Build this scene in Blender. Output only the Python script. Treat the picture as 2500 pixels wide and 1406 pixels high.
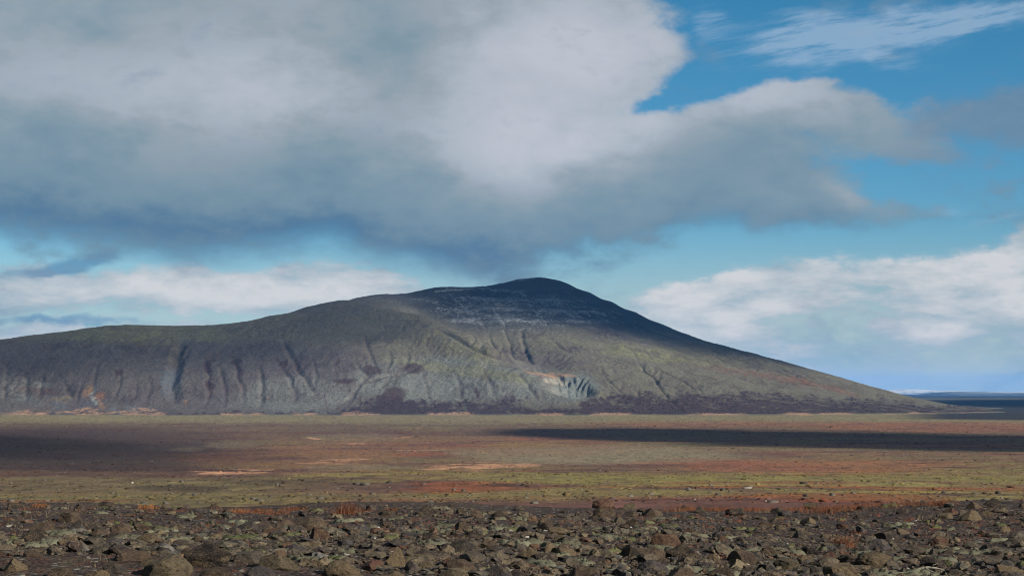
import bpy, bmesh, math, random, os
import numpy as np
from mathutils import Vector, Matrix

# ------------------------------------------------------------------ camera, world, sun, exposure
sc = bpy.context.scene
for o in list(bpy.data.objects): bpy.data.objects.remove(o, do_unlink=True)
COL = sc.collection
W0, H0, F0, HOR = 2500.0, 1406.0, 4665.0, 955.0       # photograph's pixels, focal length and horizon row
CAMZ = 45.0
PITCH = math.atan((HOR - H0/2)/F0)
CP, SP = math.cos(PITCH), math.sin(PITCH)
cam_d = bpy.data.cameras.new('camera'); cam = bpy.data.objects.new('camera', cam_d); COL.objects.link(cam)
cam.location = (0, 0, CAMZ); cam.rotation_euler = (math.pi/2 + PITCH, 0, 0)
cam_d.sensor_width = 36; cam_d.lens = 36*F0/W0
cam_d.clip_start = 0.5; cam_d.clip_end = 120000
sc.camera = cam
sc.view_settings.view_transform = 'Standard'; sc.view_settings.look = 'None'
SKY = 0.41
sc.view_settings.gamma = 1; sc.view_settings.exposure = math.log2(1/SKY); sc.view_settings.use_curve_mapping = False
sc.render.engine = 'CYCLES'
sc.cycles.use_denoising = True; sc.cycles.filter_width = 1.05
sc.cycles.max_bounces = 5; sc.cycles.diffuse_bounces = 2; sc.cycles.glossy_bounces = 1
sc.cycles.volume_bounces = 1; sc.cycles.transparent_max_bounces = 12
sc.cycles.caustics_reflective = False; sc.cycles.caustics_refractive = False

def ray(px, py):
    a = (px - W0/2)/F0; b = (H0/2 - py)/F0
    return np.array([a, CP - b*SP, SP + b*CP])
def to_px(x, y, z):
    z = z - CAMZ
    f = y*CP + z*SP; u = -y*SP + z*CP
    return W0/2 + F0*x/f, H0/2 - F0*u/f
def lin(r, g, b):
    return tuple(((c/255)/12.92 if c/255 <= .04045 else ((c/255 + .055)/1.055)**2.4) for c in (r, g, b))

SUN_AZ, SUN_EL = math.radians(55), math.radians(24)    # to the right of straight behind the camera
SUNDIR = np.array([math.sin(SUN_AZ)*math.cos(SUN_EL), -math.cos(SUN_AZ)*math.cos(SUN_EL), math.sin(SUN_EL)])
sun_d = bpy.data.lights.new('sun', 'SUN'); sun = bpy.data.objects.new('sun', sun_d); COL.objects.link(sun)
sun_d.energy = 5.0; sun_d.angle = math.radians(0.5); sun_d.color = (1.0, 0.91, 0.78)
sun.rotation_euler = Vector(SUNDIR).to_track_quat('Z', 'Y').to_euler(); sun.location = (60, -60, 120)

# --- node helper: arithmetic on sockets makes math nodes
class NT:
    def __init__(s, tree): s.t = tree; s.n = tree.nodes; s.l = tree.links
    def node(s, kind, **kw):
        n = s.n.new(kind)
        for k, v in kw.items(): setattr(n, k, v)
        return n
    def put(s, sock, v):
        if isinstance(v, S): s.l.new(v.s, sock)
        elif v is not None: sock.default_value = v
    def math(s, op, a, b=None, c=None, clamp=False):
        n = s.node('ShaderNodeMath', operation=op, use_clamp=clamp)
        for i, v in enumerate((a, b, c)):
            if v is not None: s.put(n.inputs[i], v)
        return S(s, n.outputs[0])
    def vec(s, op, a, b=None, out=0, scale=None):
        n = s.node('ShaderNodeVectorMath', operation=op)
        s.put(n.inputs[0], a)
        if b is not None: s.put(n.inputs[1], b)
        if scale is not None: s.put(n.inputs['Scale'], scale)
        return S(s, n.outputs[out])
    def comb(s, x, y, z=0.0):
        n = s.node('ShaderNodeCombineXYZ')
        for i, v in enumerate((x, y, z)): s.put(n.inputs[i], v)
        return S(s, n.outputs[0])
    def sep(s, v):
        n = s.node('ShaderNodeSeparateXYZ'); s.put(n.inputs[0], v)
        return [S(s, o) for o in n.outputs]
    def noise(s, v, scale=1.0, detail=4.0, rough=.5, dist=0.0, lac=2.0, color=False):
        n = s.node('ShaderNodeTexNoise'); s.put(n.inputs['Vector'], v)
        n.inputs['Scale'].default_value = scale; n.inputs['Detail'].default_value = detail
        n.inputs['Roughness'].default_value = rough; n.inputs['Distortion'].default_value = dist
        n.inputs['Lacunarity'].default_value = lac
        return S(s, n.outputs['Color' if color else 'Fac'])
    def voro(s, v, scale=1.0, out='Distance', feature='F1', rnd=1.0):
        n = s.node('ShaderNodeTexVoronoi', feature=feature); s.put(n.inputs['Vector'], v)
        n.inputs['Scale'].default_value = scale; n.inputs['Randomness'].default_value = rnd
        return S(s, n.outputs[out])
    def mix(s, f, a, b, blend='MIX'):
        n = s.node('ShaderNodeMix', data_type='RGBA', blend_type=blend)
        s.put(n.inputs[0], f)
        for i, v in ((6, a), (7, b)):
            if isinstance(v, S): s.put(n.inputs[i], v)
            else: n.inputs[i].default_value = (*v[:3], 1)
        return S(s, n.outputs[2])
    def step(s, v, lo, hi, a=0.0, b=1.0, kind='SMOOTHSTEP'):
        n = s.node('ShaderNodeMapRange', interpolation_type=kind, clamp=True)
        s.put(n.inputs[0], v)
        for i, q in enumerate((lo, hi, a, b)): s.put(n.inputs[i+1], q)
        return S(s, n.outputs[0])
    def ramp(s, v, stops, interp='LINEAR'):
        n = s.node('ShaderNodeValToRGB'); s.put(n.inputs[0], v); r = n.color_ramp; r.interpolation = interp
        while len(r.elements) < len(stops): r.elements.new(.5)
        for e, (p, c) in zip(r.elements, stops): e.position = p; e.color = (*c, 1)
        return S(s, n.outputs[0])
    def curve(s, v, pts):
        n = s.node('ShaderNodeFloatCurve'); s.put(n.inputs['Value'], v); c = n.mapping.curves[0]
        n.mapping.use_clip = False
        while len(c.points) < len(pts): c.points.new(.5, .5)
        for p, (x, y) in zip(c.points, pts): p.location = (x, y); p.handle_type = 'AUTO_CLAMPED'
        n.mapping.update()
        return S(s, n.outputs[0])
    def attr(s, name):
        n = s.node('ShaderNodeAttribute', attribute_name=name)
        return S(s, n.outputs['Color'])
class S:
    def __init__(s, nt, sock): s.nt = nt; s.s = sock
    def __add__(s, o): return s.nt.math('ADD', s, o)
    def __radd__(s, o): return s.nt.math('ADD', s, o)
    def __sub__(s, o): return s.nt.math('SUBTRACT', s, o)
    def __rsub__(s, o): return s.nt.math('SUBTRACT', o, s)
    def __mul__(s, o): return s.nt.math('MULTIPLY', s, o)
    def __rmul__(s, o): return s.nt.math('MULTIPLY', s, o)
    def __truediv__(s, o): return s.nt.math('DIVIDE', s, o)
    def min(s, o): return s.nt.math('MINIMUM', s, o)
    def max(s, o): return s.nt.math('MAXIMUM', s, o)
    def pow(s, o): return s.nt.math('POWER', s, o)
    def clamp(s): return s.nt.math('ADD', s, 0.0, clamp=True)

# --- the sky: Nishita blue with banks of cloud placed by compass bearing and elevation (hundredths of a radian)
def AE(px, py):
    d = ray(px, py)
    return 100*math.atan2(d[0], d[1]), 100*math.atan2(d[2], math.hypot(d[0], d[1]))
PXU = 100/F0
def build_world():
    w = bpy.data.worlds.new('World'); sc.world = w; w.use_nodes = True
    nt = NT(w.node_tree); nt.n.clear()
    D = S(nt, nt.node('ShaderNodeTexCoord').outputs['Generated'])
    D = nt.vec('NORMALIZE', D)
    x, y, z = nt.sep(D)
    A0 = nt.math('ARCTAN2', x, y)*100.0
    E0 = nt.math('ARCSINE', z)*100.0
    # wind-drawn coordinates for the noise: flatter towards the horizon
    NV = nt.comb(x, y, z*1.9)
    wn = nt.noise(NV, 11.0, 5, .55, color=True)
    wx, wy, wz = nt.sep(wn)
    wn2 = nt.noise(NV, 42.0, 4, .6, color=True)
    vx, vy, vz = nt.sep(wn2)
    A = A0 + (wx - .5)*2.6 + (vx - .5)*1.5
    E = E0 + (wy - .5)*1.8 + (vy - .5)*1.1
    P = (A, E); Ps = (A0 + (wx - .5)*2.0, E0 + (wy - .5)*1.2)
    chain = [0.0]       # each blob waits for the one before it, which keeps the shader's working memory small
    def blob(px, py, rx, ry, rot=0.0, amp=1.0, src=None):
        a, e = AE(px, py)
        m = nt.node('ShaderNodeMapping', vector_type='TEXTURE'); nt.put(m.inputs['Vector'], nt.comb(*(src or P), chain[0]))
        m.inputs['Location'].default_value = (a, e, 0)
        m.inputs['Rotation'].default_value = (0, 0, math.radians(rot))
        m.inputs['Scale'].default_value = (rx*PXU, ry*PXU, 1e6)
        q = nt.vec('DOT_PRODUCT', S(nt, m.outputs[0]), S(nt, m.outputs[0]), out=1)
        return nt.math('POWER', 2.718, q*-1.0)*amp
    def blobs(lst, src=None):
        t = None
        for b in lst:
            v = blob(*b, src=src); t = v if t is None else t + v; chain[0] = t
        return t
    def edge(pts, src_a):
        # an edge elevation as a function of bearing; level outside the frame
        aes = [AE(*p) for p in pts]
        lo, hi = -40.0, 40.0
        L = [(0.0, aes[0][1]/30)] + [((a - lo)/(hi - lo), e/30) for a, e in aes] + [(1.0, aes[-1][1]/30)]
        return nt.curve(nt.step(src_a, lo, hi, 0.0, 1.0, 'LINEAR'), L)*30.0
    n_big = nt.noise(NV, 5.0, 6, .55)
    n_mid = nt.noise(NV, 17.0, 6, .58)
    n_fine = nt.noise(NV, 60.0, 5, .6)
    n_low = nt.noise(nt.comb(x, y, z*3.6), 15.0, 7, .62)
    # clear sky
    sky = nt.node('ShaderNodeTexSky', sky_type='NISHITA'); sky.sun_disc = False
    sky.sun_elevation = SUN_EL; sky.sun_rotation = math.pi - SUN_AZ
    sky.air_density = 1.0; sky.dust_density = 0.3; sky.ozone_density = 2.5; sky.altitude = 300
    nish = nt.vec('SCALE', S(nt, sky.outputs[0]), scale=0.085)
    hs = nt.node('ShaderNodeHueSaturation'); hs.inputs['Saturation'].default_value = 1.2; hs.inputs['Hue'].default_value = .5
    nt.put(hs.inputs['Color'], nish)
    tint = nt.ramp(nt.step(E0, 0.0, 24.0, 0.0, 1.0, 'LINEAR'),
                   [(0.0, (.66, .86, 1.05)), (.25, (.59, .9, 1.12)), (.5, (.46, .88, 1.08)), (.8, (.37, .86, 1.0)), (1.0, (.34, .85, .97))])
    col = nt.mix(1.0, S(nt, hs.outputs[0]), tint, 'MULTIPLY')
    # pale vapour low on the horizon
    col = nt.mix(nt.step(E0, 9.0, 0.5, 0.0, .85)*nt.step(n_big, .3, .62, .75, 1.0), col, lin(192, 205, 206))
    # --- low cloud banks beyond the mountain
    le = edge([(-60, 640), (180, 650), (380, 640), (560, 650), (760, 625), (900, 640), (1040, 680), (1200, 720),
               (1330, 735), (1480, 745), (1560, 712), (1700, 668), (1850, 632), (2000, 620), (2300, 600), (2430, 583), (2540, 550)],
              A0 + (wx - .5)*1.5)
    d = le - E0 + (n_mid - .5)*2.2 + (n_fine - .5)*1.3
    low = nt.step(d, -.35, 1.1)*nt.step(E0, -.5, 2.0, .5, 1.0)
    hole = blobs([(330, 790, 420, 16, 2, .9), (760, 795, 250, 14, 0, .7), (1950, 770, 90, 30, 20, .55), (2110, 760, 80, 35, 15, .55), (1700, 840, 180, 30, -12, .5),
                  (2200, 905, 200, 22, 3, .35), (2350, 860, 120, 30, 0, .3), (1640, 790, 90, 24, -30, .35)])
    lbright = blobs([(1990, 720, 190, 50, 12, 1.0), (2380, 650, 170, 35, 14, .55), (2190, 620, 300, 22, 8, .35), (2470, 700, 60, 60, 0, .8), (2260, 810, 130, 60, 0, .25),
                     (700, 705, 360, 55, 2, .75), (330, 715, 300, 40, 0, .4), (1800, 790, 160, 26, -18, .3), (300, 730, 300, 30, 0, .3), (2300, 760, 300, 90, 0, .3), (1650, 730, 150, 50, 20, .45), (1780, 700, 120, 40, 20, .35), (1500, 770, 120, 30, 0, .3)], src=Ps)
    tone = (lbright*.6 + (n_low - .5)*2.6 + (n_fine - .5)*.7 + .38).clamp()
    lcol = nt.ramp(tone, [(0.0, lin(116, 156, 176)), (.28, lin(150, 176, 187)), (.62, lin(186, 195, 200)), (1.0, lin(216, 215, 215))])
    cover = (low*(.64 + lbright*.5 + (n_low - .47)*3.4 + (n_fine - .5)*1.3) - hole*.8).clamp()
    col = nt.mix(nt.step(cover, .0, .85)*.93, col, lcol)
    dk = blobs([(200, 650, 110, 26, 8, 1.0), (80, 670, 120, 16, 0, .6), (150, 795, 260, 13, 0, .8), (620, 675, 60, 18, -20, .3)])
    col = nt.mix(nt.step(dk + (n_fine - .5)*.8, .25, .95)*.72, col, lin(88, 136, 172))
    # --- the great grey cloud deck
    be = edge([(-80, 548), (150, 560), (300, 578), (470, 604), (600, 600), (730, 580), (800, 568), (880, 585), (960, 610), (1080, 638),
               (1180, 668), (1290, 700), (1400, 668), (1490, 622), (1570, 590), (1640, 552), (1760, 530), (1860, 540),
               (2010, 545), (2150, 536), (2260, 530), (2400, 520), (2560, 500)], A0 + (wx - .5)*2.4 + (vx - .5)*.8)
    d = E0 - be + (n_mid - .5)*2.6 + (n_fine - .5)*1.1
    lower = nt.step(d, -1.6, .6)
    keep = nt.step(blobs([(700, 200, 620, 620, 0, 3.0), (-900, 200, 900, 900, 0, 2.0), (1380, 60, 190, 170, 0, 1.0), (1500, 110, 140, 130, 0, .8), (1590, 125, 85, 75, 0, .7),
                          (1400, 430, 330, 150, 0, 1.4), (1700, 350, 200, 70, 10, .9), (1850, 262, 130, 55, 3, .9), (1950, 240, 90, 45, 3, .8), (2090, 270, 120, 50, -3, .8), (1850, 400, 270, 120, 0, 1.0), (1800, 490, 250, 60, 0, .9),
                          (2110, 305, 110, 62, -10, .6), (2230, 345, 100, 40, -14, .85), (2000, 490, 180, 48, -16, .8), (2200, 512, 120, 26, -8, .8),
                          (1690, 215, 110, 36, 20, -1.3), (1580, 258, 70, 14, 10, -.6), (1860, 90, 190, 95, 0, -1.2), (2200, 110, 330, 75, 0, -1.2),
                          (2090, 412, 70, 18, -24, -.35), (2240, 435, 120, 28, -18, -.8)])
                   + (n_mid - .5)*1.6 + (n_fine - .5)*1.2 + nt.step(E0, 26.0, 42.0)*(n_big - .32)*4.0
                   + nt.step(nt.math('ABSOLUTE', A0), 30.0, 45.0)*(n_big - .35)*4.0, .12, 1.08)
    deck = lower*keep
    # shade: slate blue under-side, grey body, bright where the sun reaches in
    hb = blobs([(1430, 120, 190, 130, 0, 1.05), (1200, 130, 160, 110, 0, .55), (1270, 330, 240, 120, 0, .95), (1560, 320, 220, 55, 8, .6), (1880, 235, 170, 50, 6, .55),
                (640, 215, 260, 100, 0, .7), (900, 440, 55, 55, 0, .35), (150, 190, 240, 90, 0, .25), (2080, 470, 130, 28, -24, .45), (1620, 100, 60, 60, 0, .3),
                (340, 60, 300, 80, 0, -.12), (980, 80, 130, 120, 0, -.3), (920, 290, 150, 140, 0, -.2), (1900, 480, 260, 50, 0, .3), (2150, 500, 170, 40, -10, .55), (1780, 410, 170, 60, 0, -.12), (2150, 335, 130, 45, 0, .12), (1650, 470, 140, 60, 0, .1), (1230, 625, 280, 50, 0, -.3), (880, 560, 200, 30, 0, -.2), (350, 540, 400, 35, 0, -.12), (1330, 400, 200, 60, 0, .35), (30, 420, 260, 90, 0, -.1)], src=Ps)
    h = nt.step(d, -1.4, 6.5, 0.0, .56, 'LINEAR') + .05 + hb*.36 + (n_mid - .5)*nt.step(d, .5, 6.0, .3, .62) + (n_big - .5)*.3 + (n_fine - .5)*.24
    dcol = nt.ramp(h.clamp(), [(0.0, lin(72, 110, 145)), (.12, lin(90, 122, 149)), (.25, lin(114, 140, 157)), (.46, lin(132, 153, 165)),
                               (.62, lin(152, 164, 173)), (.8, lin(176, 184, 194)), (1.0, lin(192, 196, 205))])
    col = nt.mix(deck*.97, col, dcol)
    # ragged dark cloud on the right and thin ice cloud up high
    rg = blobs([(2420, 290, 130, 55, 0, 1.0), (2300, 300, 110, 40, 10, .7), (2520, 270, 120, 70, 0, .9), (2280, 380, 130, 22, -8, .35), (2180, 430, 90, 22, 0, .2)])
    col = nt.mix(nt.step(rg*.9 + (n_mid - .5)*2.8 + (n_fine - .5)*1.6, .05, 1.3)*.8, col, nt.mix(n_mid.max(n_fine), lin(80, 112, 142), lin(128, 150, 166)))
    ci = nt.noise(nt.comb(A0*.6 + E0*.9, E0*5.2 - A0*.9 + (wy - .5)*4.0), .42, 6, .62)
    cb = blobs([(2060, 95, 280, 66, 8, 1.0), (2250, 55, 300, 34, 6, .9), (2450, 35, 200, 26, 6, .8), (1990, 115, 160, 50, -4, .7), (2150, 130, 90, 18, -14, .6), (1930, 40, 90, 20, 0, .4),
                (1720, 50, 50, 48, 0, .8), (2440, 530, 120, 14, 12, .5), (2300, 510, 80, 18, -5, .5)])
    col = nt.mix(nt.step(cb*(ci*2.6 - .55) + (n_fine - .5)*.3, .1, 1.2)*.55, col, lin(170, 192, 214))
    bg = nt.node('ShaderNodeBackground'); nt.put(bg.inputs[0], col); bg.inputs[1].default_value = SKY
    out = nt.node('ShaderNodeOutputWorld'); nt.l.new(bg.outputs[0], out.inputs[0])
    w.cycles.sampling_method = 'MANUAL'; w.cycles.sample_map_resolution = 512
build_world()

# ------------------------------------------------------------------ numpy noise and small helpers
def _hash(ix, iy, seed):
    h = (ix.astype(np.int64)*374761393 + iy.astype(np.int64)*668265263 + seed*1442695041) & 0xffffffff
    h = ((h ^ (h >> 13))*1274126177) & 0xffffffff
    return h ^ (h >> 16)
def gnoise(x, y, seed=0):
    xi = np.floor(x); yi = np.floor(y); fx = x - xi; fy = y - yi
    u = fx*fx*fx*(fx*(fx*6 - 15) + 10); v = fy*fy*fy*(fy*(fy*6 - 15) + 10)
    def g(dx, dy):
        a = _hash(xi + dx, yi + dy, seed)*(2*math.pi/4294967296.0)
        return np.cos(a)*(fx - dx) + np.sin(a)*(fy - dy)
    a = g(0, 0); b = g(1, 0); c = g(0, 1); d = g(1, 1)
    return (a + u*(b - a) + v*((c + u*(d - c)) - (a + u*(b - a))))*1.4
def fbm(x, y, octv=4, gain=.5, lac=2.03, seed=0):
    t = 0; amp = 1.0; tot = 0
    for i in range(octv):
        t = t + amp*gnoise(x, y, seed + i*17); tot += amp; amp *= gain; x = x*lac + 11.3; y = y*lac - 7.1
    return t/tot
def ridged(x, y, octv=4, seed=0):
    t = 0; amp = 1.0; tot = 0
    for i in range(octv):
        t = t + amp*(1 - 2*np.abs(gnoise(x, y, seed + i*31))); tot += amp; amp *= .5; x = x*2.1 + 3.7; y = y*2.1 + 9.2
    return t/tot
def sst(v, lo, hi):
    t = np.clip((v - lo)/(hi - lo), 0, 1); return t*t*(3 - 2*t)
def mixc(col, c, m):
    return col + (np.asarray(c) - col)*m[..., None]

def prop(o, label=None, cat=None, group=None, kind=None):
    if label: o['label'] = label
    if cat: o['category'] = cat
    if group: o['group'] = group
    if kind: o['kind'] = kind
    return o
def link(name, me, mat=None, parent=None):
    o = bpy.data.objects.new(name, me); COL.objects.link(o)
    if mat and not me.materials: me.materials.append(mat)
    if parent: o.parent = parent
    return o
def mesh_np(name, V, Fq, smooth=True):
    V = np.ascontiguousarray(V, dtype=np.float32); Fq = np.ascontiguousarray(Fq, dtype=np.int32)
    n, k = Fq.shape
    me = bpy.data.meshes.new(name)
    me.vertices.add(len(V)); me.vertices.foreach_set('co', V.ravel())
    me.loops.add(n*k); me.loops.foreach_set('vertex_index', Fq.ravel())
    me.polygons.add(n); me.polygons.foreach_set('loop_start', np.arange(0, n*k, k, dtype=np.int32))
    me.polygons.foreach_set('loop_total', np.full(n, k, dtype=np.int32))
    me.polygons.foreach_set('use_smooth', np.full(n, smooth, dtype=bool))
    me.update(calc_edges=True); me.validate()
    return me
def grid_faces(r, c):
    i = np.arange(r*c).reshape(r, c)
    return np.stack([i[:-1, :-1], i[:-1, 1:], i[1:, 1:], i[1:, :-1]], -1).reshape(-1, 4)
def set_col(me, name, C):
    a = me.color_attributes.new(name, 'FLOAT_COLOR', 'POINT')
    C = np.asarray(C, dtype=np.float32).reshape(-1, C.shape[-1])
    if C.shape[1] == 3: C = np.concatenate([C, np.ones((len(C), 1), np.float32)], 1)
    a.data.foreach_set('color', np.ascontiguousarray(C).ravel())

# ------------------------------------------------------------------ materials
ALB = 0.47       # one calibration of all ground colours against the exposure
def new_mat(name):
    m = bpy.data.materials.new(name); m.use_nodes = True
    nt = NT(m.node_tree); nt.n.clear()
    b = nt.node('ShaderNodeBsdfPrincipled'); o = nt.node('ShaderNodeOutputMaterial')
    nt.l.new(b.outputs[0], o.inputs[0])
    b.inputs['Roughness'].default_value = .92; b.inputs['Specular IOR Level'].default_value = .15
    return m, nt, b
def bump(nt, b, h, strength, dist):
    n = nt.node('ShaderNodeBump'); n.inputs['Strength'].default_value = strength; n.inputs['Distance'].default_value = dist
    nt.put(n.inputs['Height'], h); nt.l.new(n.outputs[0], b.inputs['Normal'])
def obj_pos(nt):
    return S(nt, nt.node('ShaderNodeTexCoord').outputs['Object'])

def mat_plain():
    m, nt, b = new_mat('heath_and_moss')
    p = obj_pos(nt); x, y, z = nt.sep(p); p2 = nt.comb(x, y)
    c = nt.attr('col')
    n1 = nt.noise(p2, .8, 5, .65); n2 = nt.noise(p2, .11, 5, .6); n3 = nt.noise(p2, .021, 5, .6)
    n4 = nt.noise(p2, .32, 4, .7)
    k = (.1 + n1*.5 + n2*.5 + (n3 - .5)*.3 + (n4 - .5)*1.5 + .42).max(.25)
    c = nt.vec('SCALE', c, scale=k)
    st = nt.voro(nt.vec('ADD', p2, nt.comb(n2*4.0, n1*2.0)), .9)
    c = nt.mix(nt.step(st, .34, .2)*nt.step(n2, .48, .62)*.5, c, (.17, .165, .145))
    c = nt.mix(nt.step(n1, .56, .66)*.45, c, (.03, .022, .02))
    nt.put(b.inputs['Base Color'], nt.vec('SCALE', c, scale=ALB))
    bump(nt, b, n1*.5 + n2*2.0 + nt.step(st, .4, .1)*.25, .8, .6)
    return m
def mat_mountain():
    m, nt, b = new_mat('mountain_rock_and_scree')
    p = obj_pos(nt)
    c = nt.attr('col'); sn = nt.attr('snow'); sv, sr, _ = nt.sep(sn)
    n1 = nt.noise(p, .16, 6, .68); n2 = nt.noise(p, .035, 5, .6); n3 = nt.noise(p, .55, 3, .7)
    k = (.74 + (n1 - .5)*1.7 + n2*.5 + (n3 - .5)*.9).max(.2)
    c = nt.vec('SCALE', c, scale=k)
    sm = nt.step(sv + (n1 - .5)*1.5 + (n3 - .5)*1.6 + (n2 - .5)*.8, .46, .86)
    c = nt.mix(sm*.66, c, (.46, .5, .54))
    nt.put(b.inputs['Base Color'], nt.vec('SCALE', c, scale=ALB))
    bump(nt, b, n1*4.5 + n2*5.0 + n3*1.4, .9, 1.0)
    return m
def mat_rock(name='basalt', island=False, pale=.42):
    m, nt, b = new_mat(name)
    tc = nt.node('ShaderNodeTexCoord'); g = nt.node('ShaderNodeNewGeometry')
    oi = nt.node('ShaderNodeObjectInfo')
    if island:
        p = S(nt, tc.outputs['Object'])
        r = S(nt, g.outputs['Random Per Island'])
        tint = nt.ramp(r, [(0.0, (.045, .037, .034)), (.2, (.08, .066, .05)), (.38, (.055, .05, .05)), (.55, (.10, .08, .055)), (.68, (.05, .035, .03)),
                           (.78, (.095, .088, .07)), (.88, (.10, .05, .034)), (.94, (.16, .13, .085)), (.98, (pale, pale*.97, pale*.9))], 'CONSTANT')
    else:
        rv = S(nt, oi.outputs['Random'])
        p = nt.vec('ADD', S(nt, tc.outputs['Object']), nt.comb(rv*37.0, rv*91.0, rv*53.0))
        tint = S(nt, oi.outputs['Color'])
    n1 = nt.noise(p, 9.0, 6, .7); n2 = nt.noise(p, 2.6, 5, .6); n3 = nt.noise(p, 30.0, 4, .8)
    vo = nt.voro(nt.vec('ADD', p, nt.comb(n1*.2, n2*.2, n1*.1)), 34.0)
    c = nt.vec('SCALE', tint, scale=.25 + n1*1.0 + n2*.5)
    # crusts of pale and ochre lichen, dark pits
    c = nt.mix(nt.step(n3*.7 + n2*.5, .6, .68)*.62, c, (.18, .137, .08))
    c = nt.mix(nt.step(n1*.5 + n3*.6, .62, .68)*.5, c, (.22, .20, .16))
    c = nt.mix(nt.step(n2, .6, .72)*nt.step(n3, .45, .6)*.5, c, (.13, .06, .03))
    c = nt.mix(nt.step(n1, .47, .36)*.6, c, (.022, .019, .021))
    c = nt.mix(nt.step(vo, .22, .1)*.55, c, (.02, .017, .016))
    nt.put(b.inputs['Base Color'], nt.vec('SCALE', c, scale=ALB))
    b.inputs['Roughness'].default_value = .9
    bump(nt, b, n1*.03 + n2*.05 + n3*.012 + nt.step(vo, .25, .08)*-.012, .95, 1.0)
    return m
def mat_soil():
    m, nt, b = new_mat('gravelly_soil')
    p = obj_pos(nt)
    n1 = nt.noise(p, 3.0, 6, .65); n2 = nt.noise(p, .5, 5, .6); n3 = nt.noise(p, 26.0, 5, .75)
    vo = nt.voro(p, 22.0, 'Color'); vr, vg, vb = nt.sep(vo); vd = nt.voro(p, 22.0)
    c = nt.mix(nt.step(n1, .4, .62), (.03, .022, .023), (.068, .05, .042))
    c = nt.mix(nt.step(n2 + (n3 - .5)*.4, .5, .62)*.55, c, (.075, .04, .026))
    c = nt.mix(nt.step(n1 + (n2 - .5)*.6, .57, .66)*.5, c, (.085, .08, .05))
    c = nt.vec('SCALE', c, scale=.48 + vr*1.0 + n3*.35)
    c = nt.mix(nt.step(vg, .93, .97)*.7, c, (.3, .3, .27))
    c = nt.mix(nt.step(vb, .9, .96)*.6, c, (.16, .055, .03))
    nt.put(b.inputs['Base Color'], nt.vec('SCALE', c, scale=ALB))
    bump(nt, b, vd*-.05 + n1*.1 + n3*.03, 1.0, 1.0)
    return m
def mat_var(name, ca, cb, scale=6.0, rough=.95, trans=0.0):
    m, nt, b = new_mat(name)
    p = obj_pos(nt); g = nt.node('ShaderNodeNewGeometry'); r = S(nt, g.outputs['Random Per Island'])
    n = nt.noise(p, scale, 5, .65)
    c = nt.mix((n*1.2 - .1 + (r - .5)*.9).clamp(), ca, cb)
    c = nt.vec('SCALE', c, scale=.6 + nt.noise(p, scale*6, 3, .7)*.8)
    nt.put(b.inputs['Base Color'], nt.vec('SCALE', c, scale=ALB)); b.inputs['Roughness'].default_value = rough
    bump(nt, b, n*.04, .6, 1.0)
    return m

# ------------------------------------------------------------------ the ground: a stony rise, then a plain out to the horizon
_D = np.array([0, 10, 16, 27, 38, 44, 60, 100, 150, 220, 330, 480, 800, 1300, 2000, 2900, 4000, 90000.])
_Z = np.array([1.5, 1.52, 1.58, 1.92, 2.29, 2.62, 4.2, 7.0, 8.75, 11.6, 15.3, 20.1, 28.6, 37.8, 43.4, 45.0, 45.0, 45.0])
_ld = np.linspace(math.log(3), math.log(90000), 4000)
_zz = np.interp(np.exp(_ld), _D, _Z)
_kern = np.exp(-np.linspace(-2, 2, 61)**2); _kern /= _kern.sum()
_zz = np.convolve(np.pad(_zz, 30, 'edge'), _kern, 'valid')
def drop(y): return np.interp(np.log(np.maximum(y, 3)), _ld, _zz)
def z_near(x, y):
    return (CAMZ - drop(y) + .10*fbm(x/6, y/6, 4, seed=5) + .38*fbm(x/9 + 3, y/14, 2, seed=6) + .03*gnoise(x/.9, y/.9, 7)
            - .002*np.maximum(0, np.abs(x) - 12)**1.4)
def z_plain(x, y):
    a = sst(y, 120, 900)
    z = CAMZ - drop(y)
    z = z + (1.6*fbm(x/170, y/170, 4, seed=21)*(.35 + .65*a) + .34*fbm(x/38, y/38, 3, seed=22)*sst(y, 90, 400) + .13*ridged(x/11, y/11, 3, seed=23))*(1 - .75*sst(y, 2600, 3600))
    # a low swell on the left in the middle distance
    z = z + 2.2*np.exp(-((x + 110)/120)**2 - ((y - 330)/70)**2)
    z = z + 9.0*sst(y, 8600, 9400)*np.exp(-((x - 2650)/700)**2)*np.exp(-((y - 9400)/500)**2)
    return z
PEXT = lambda x, y, z: to_px(x, y, z)

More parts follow.
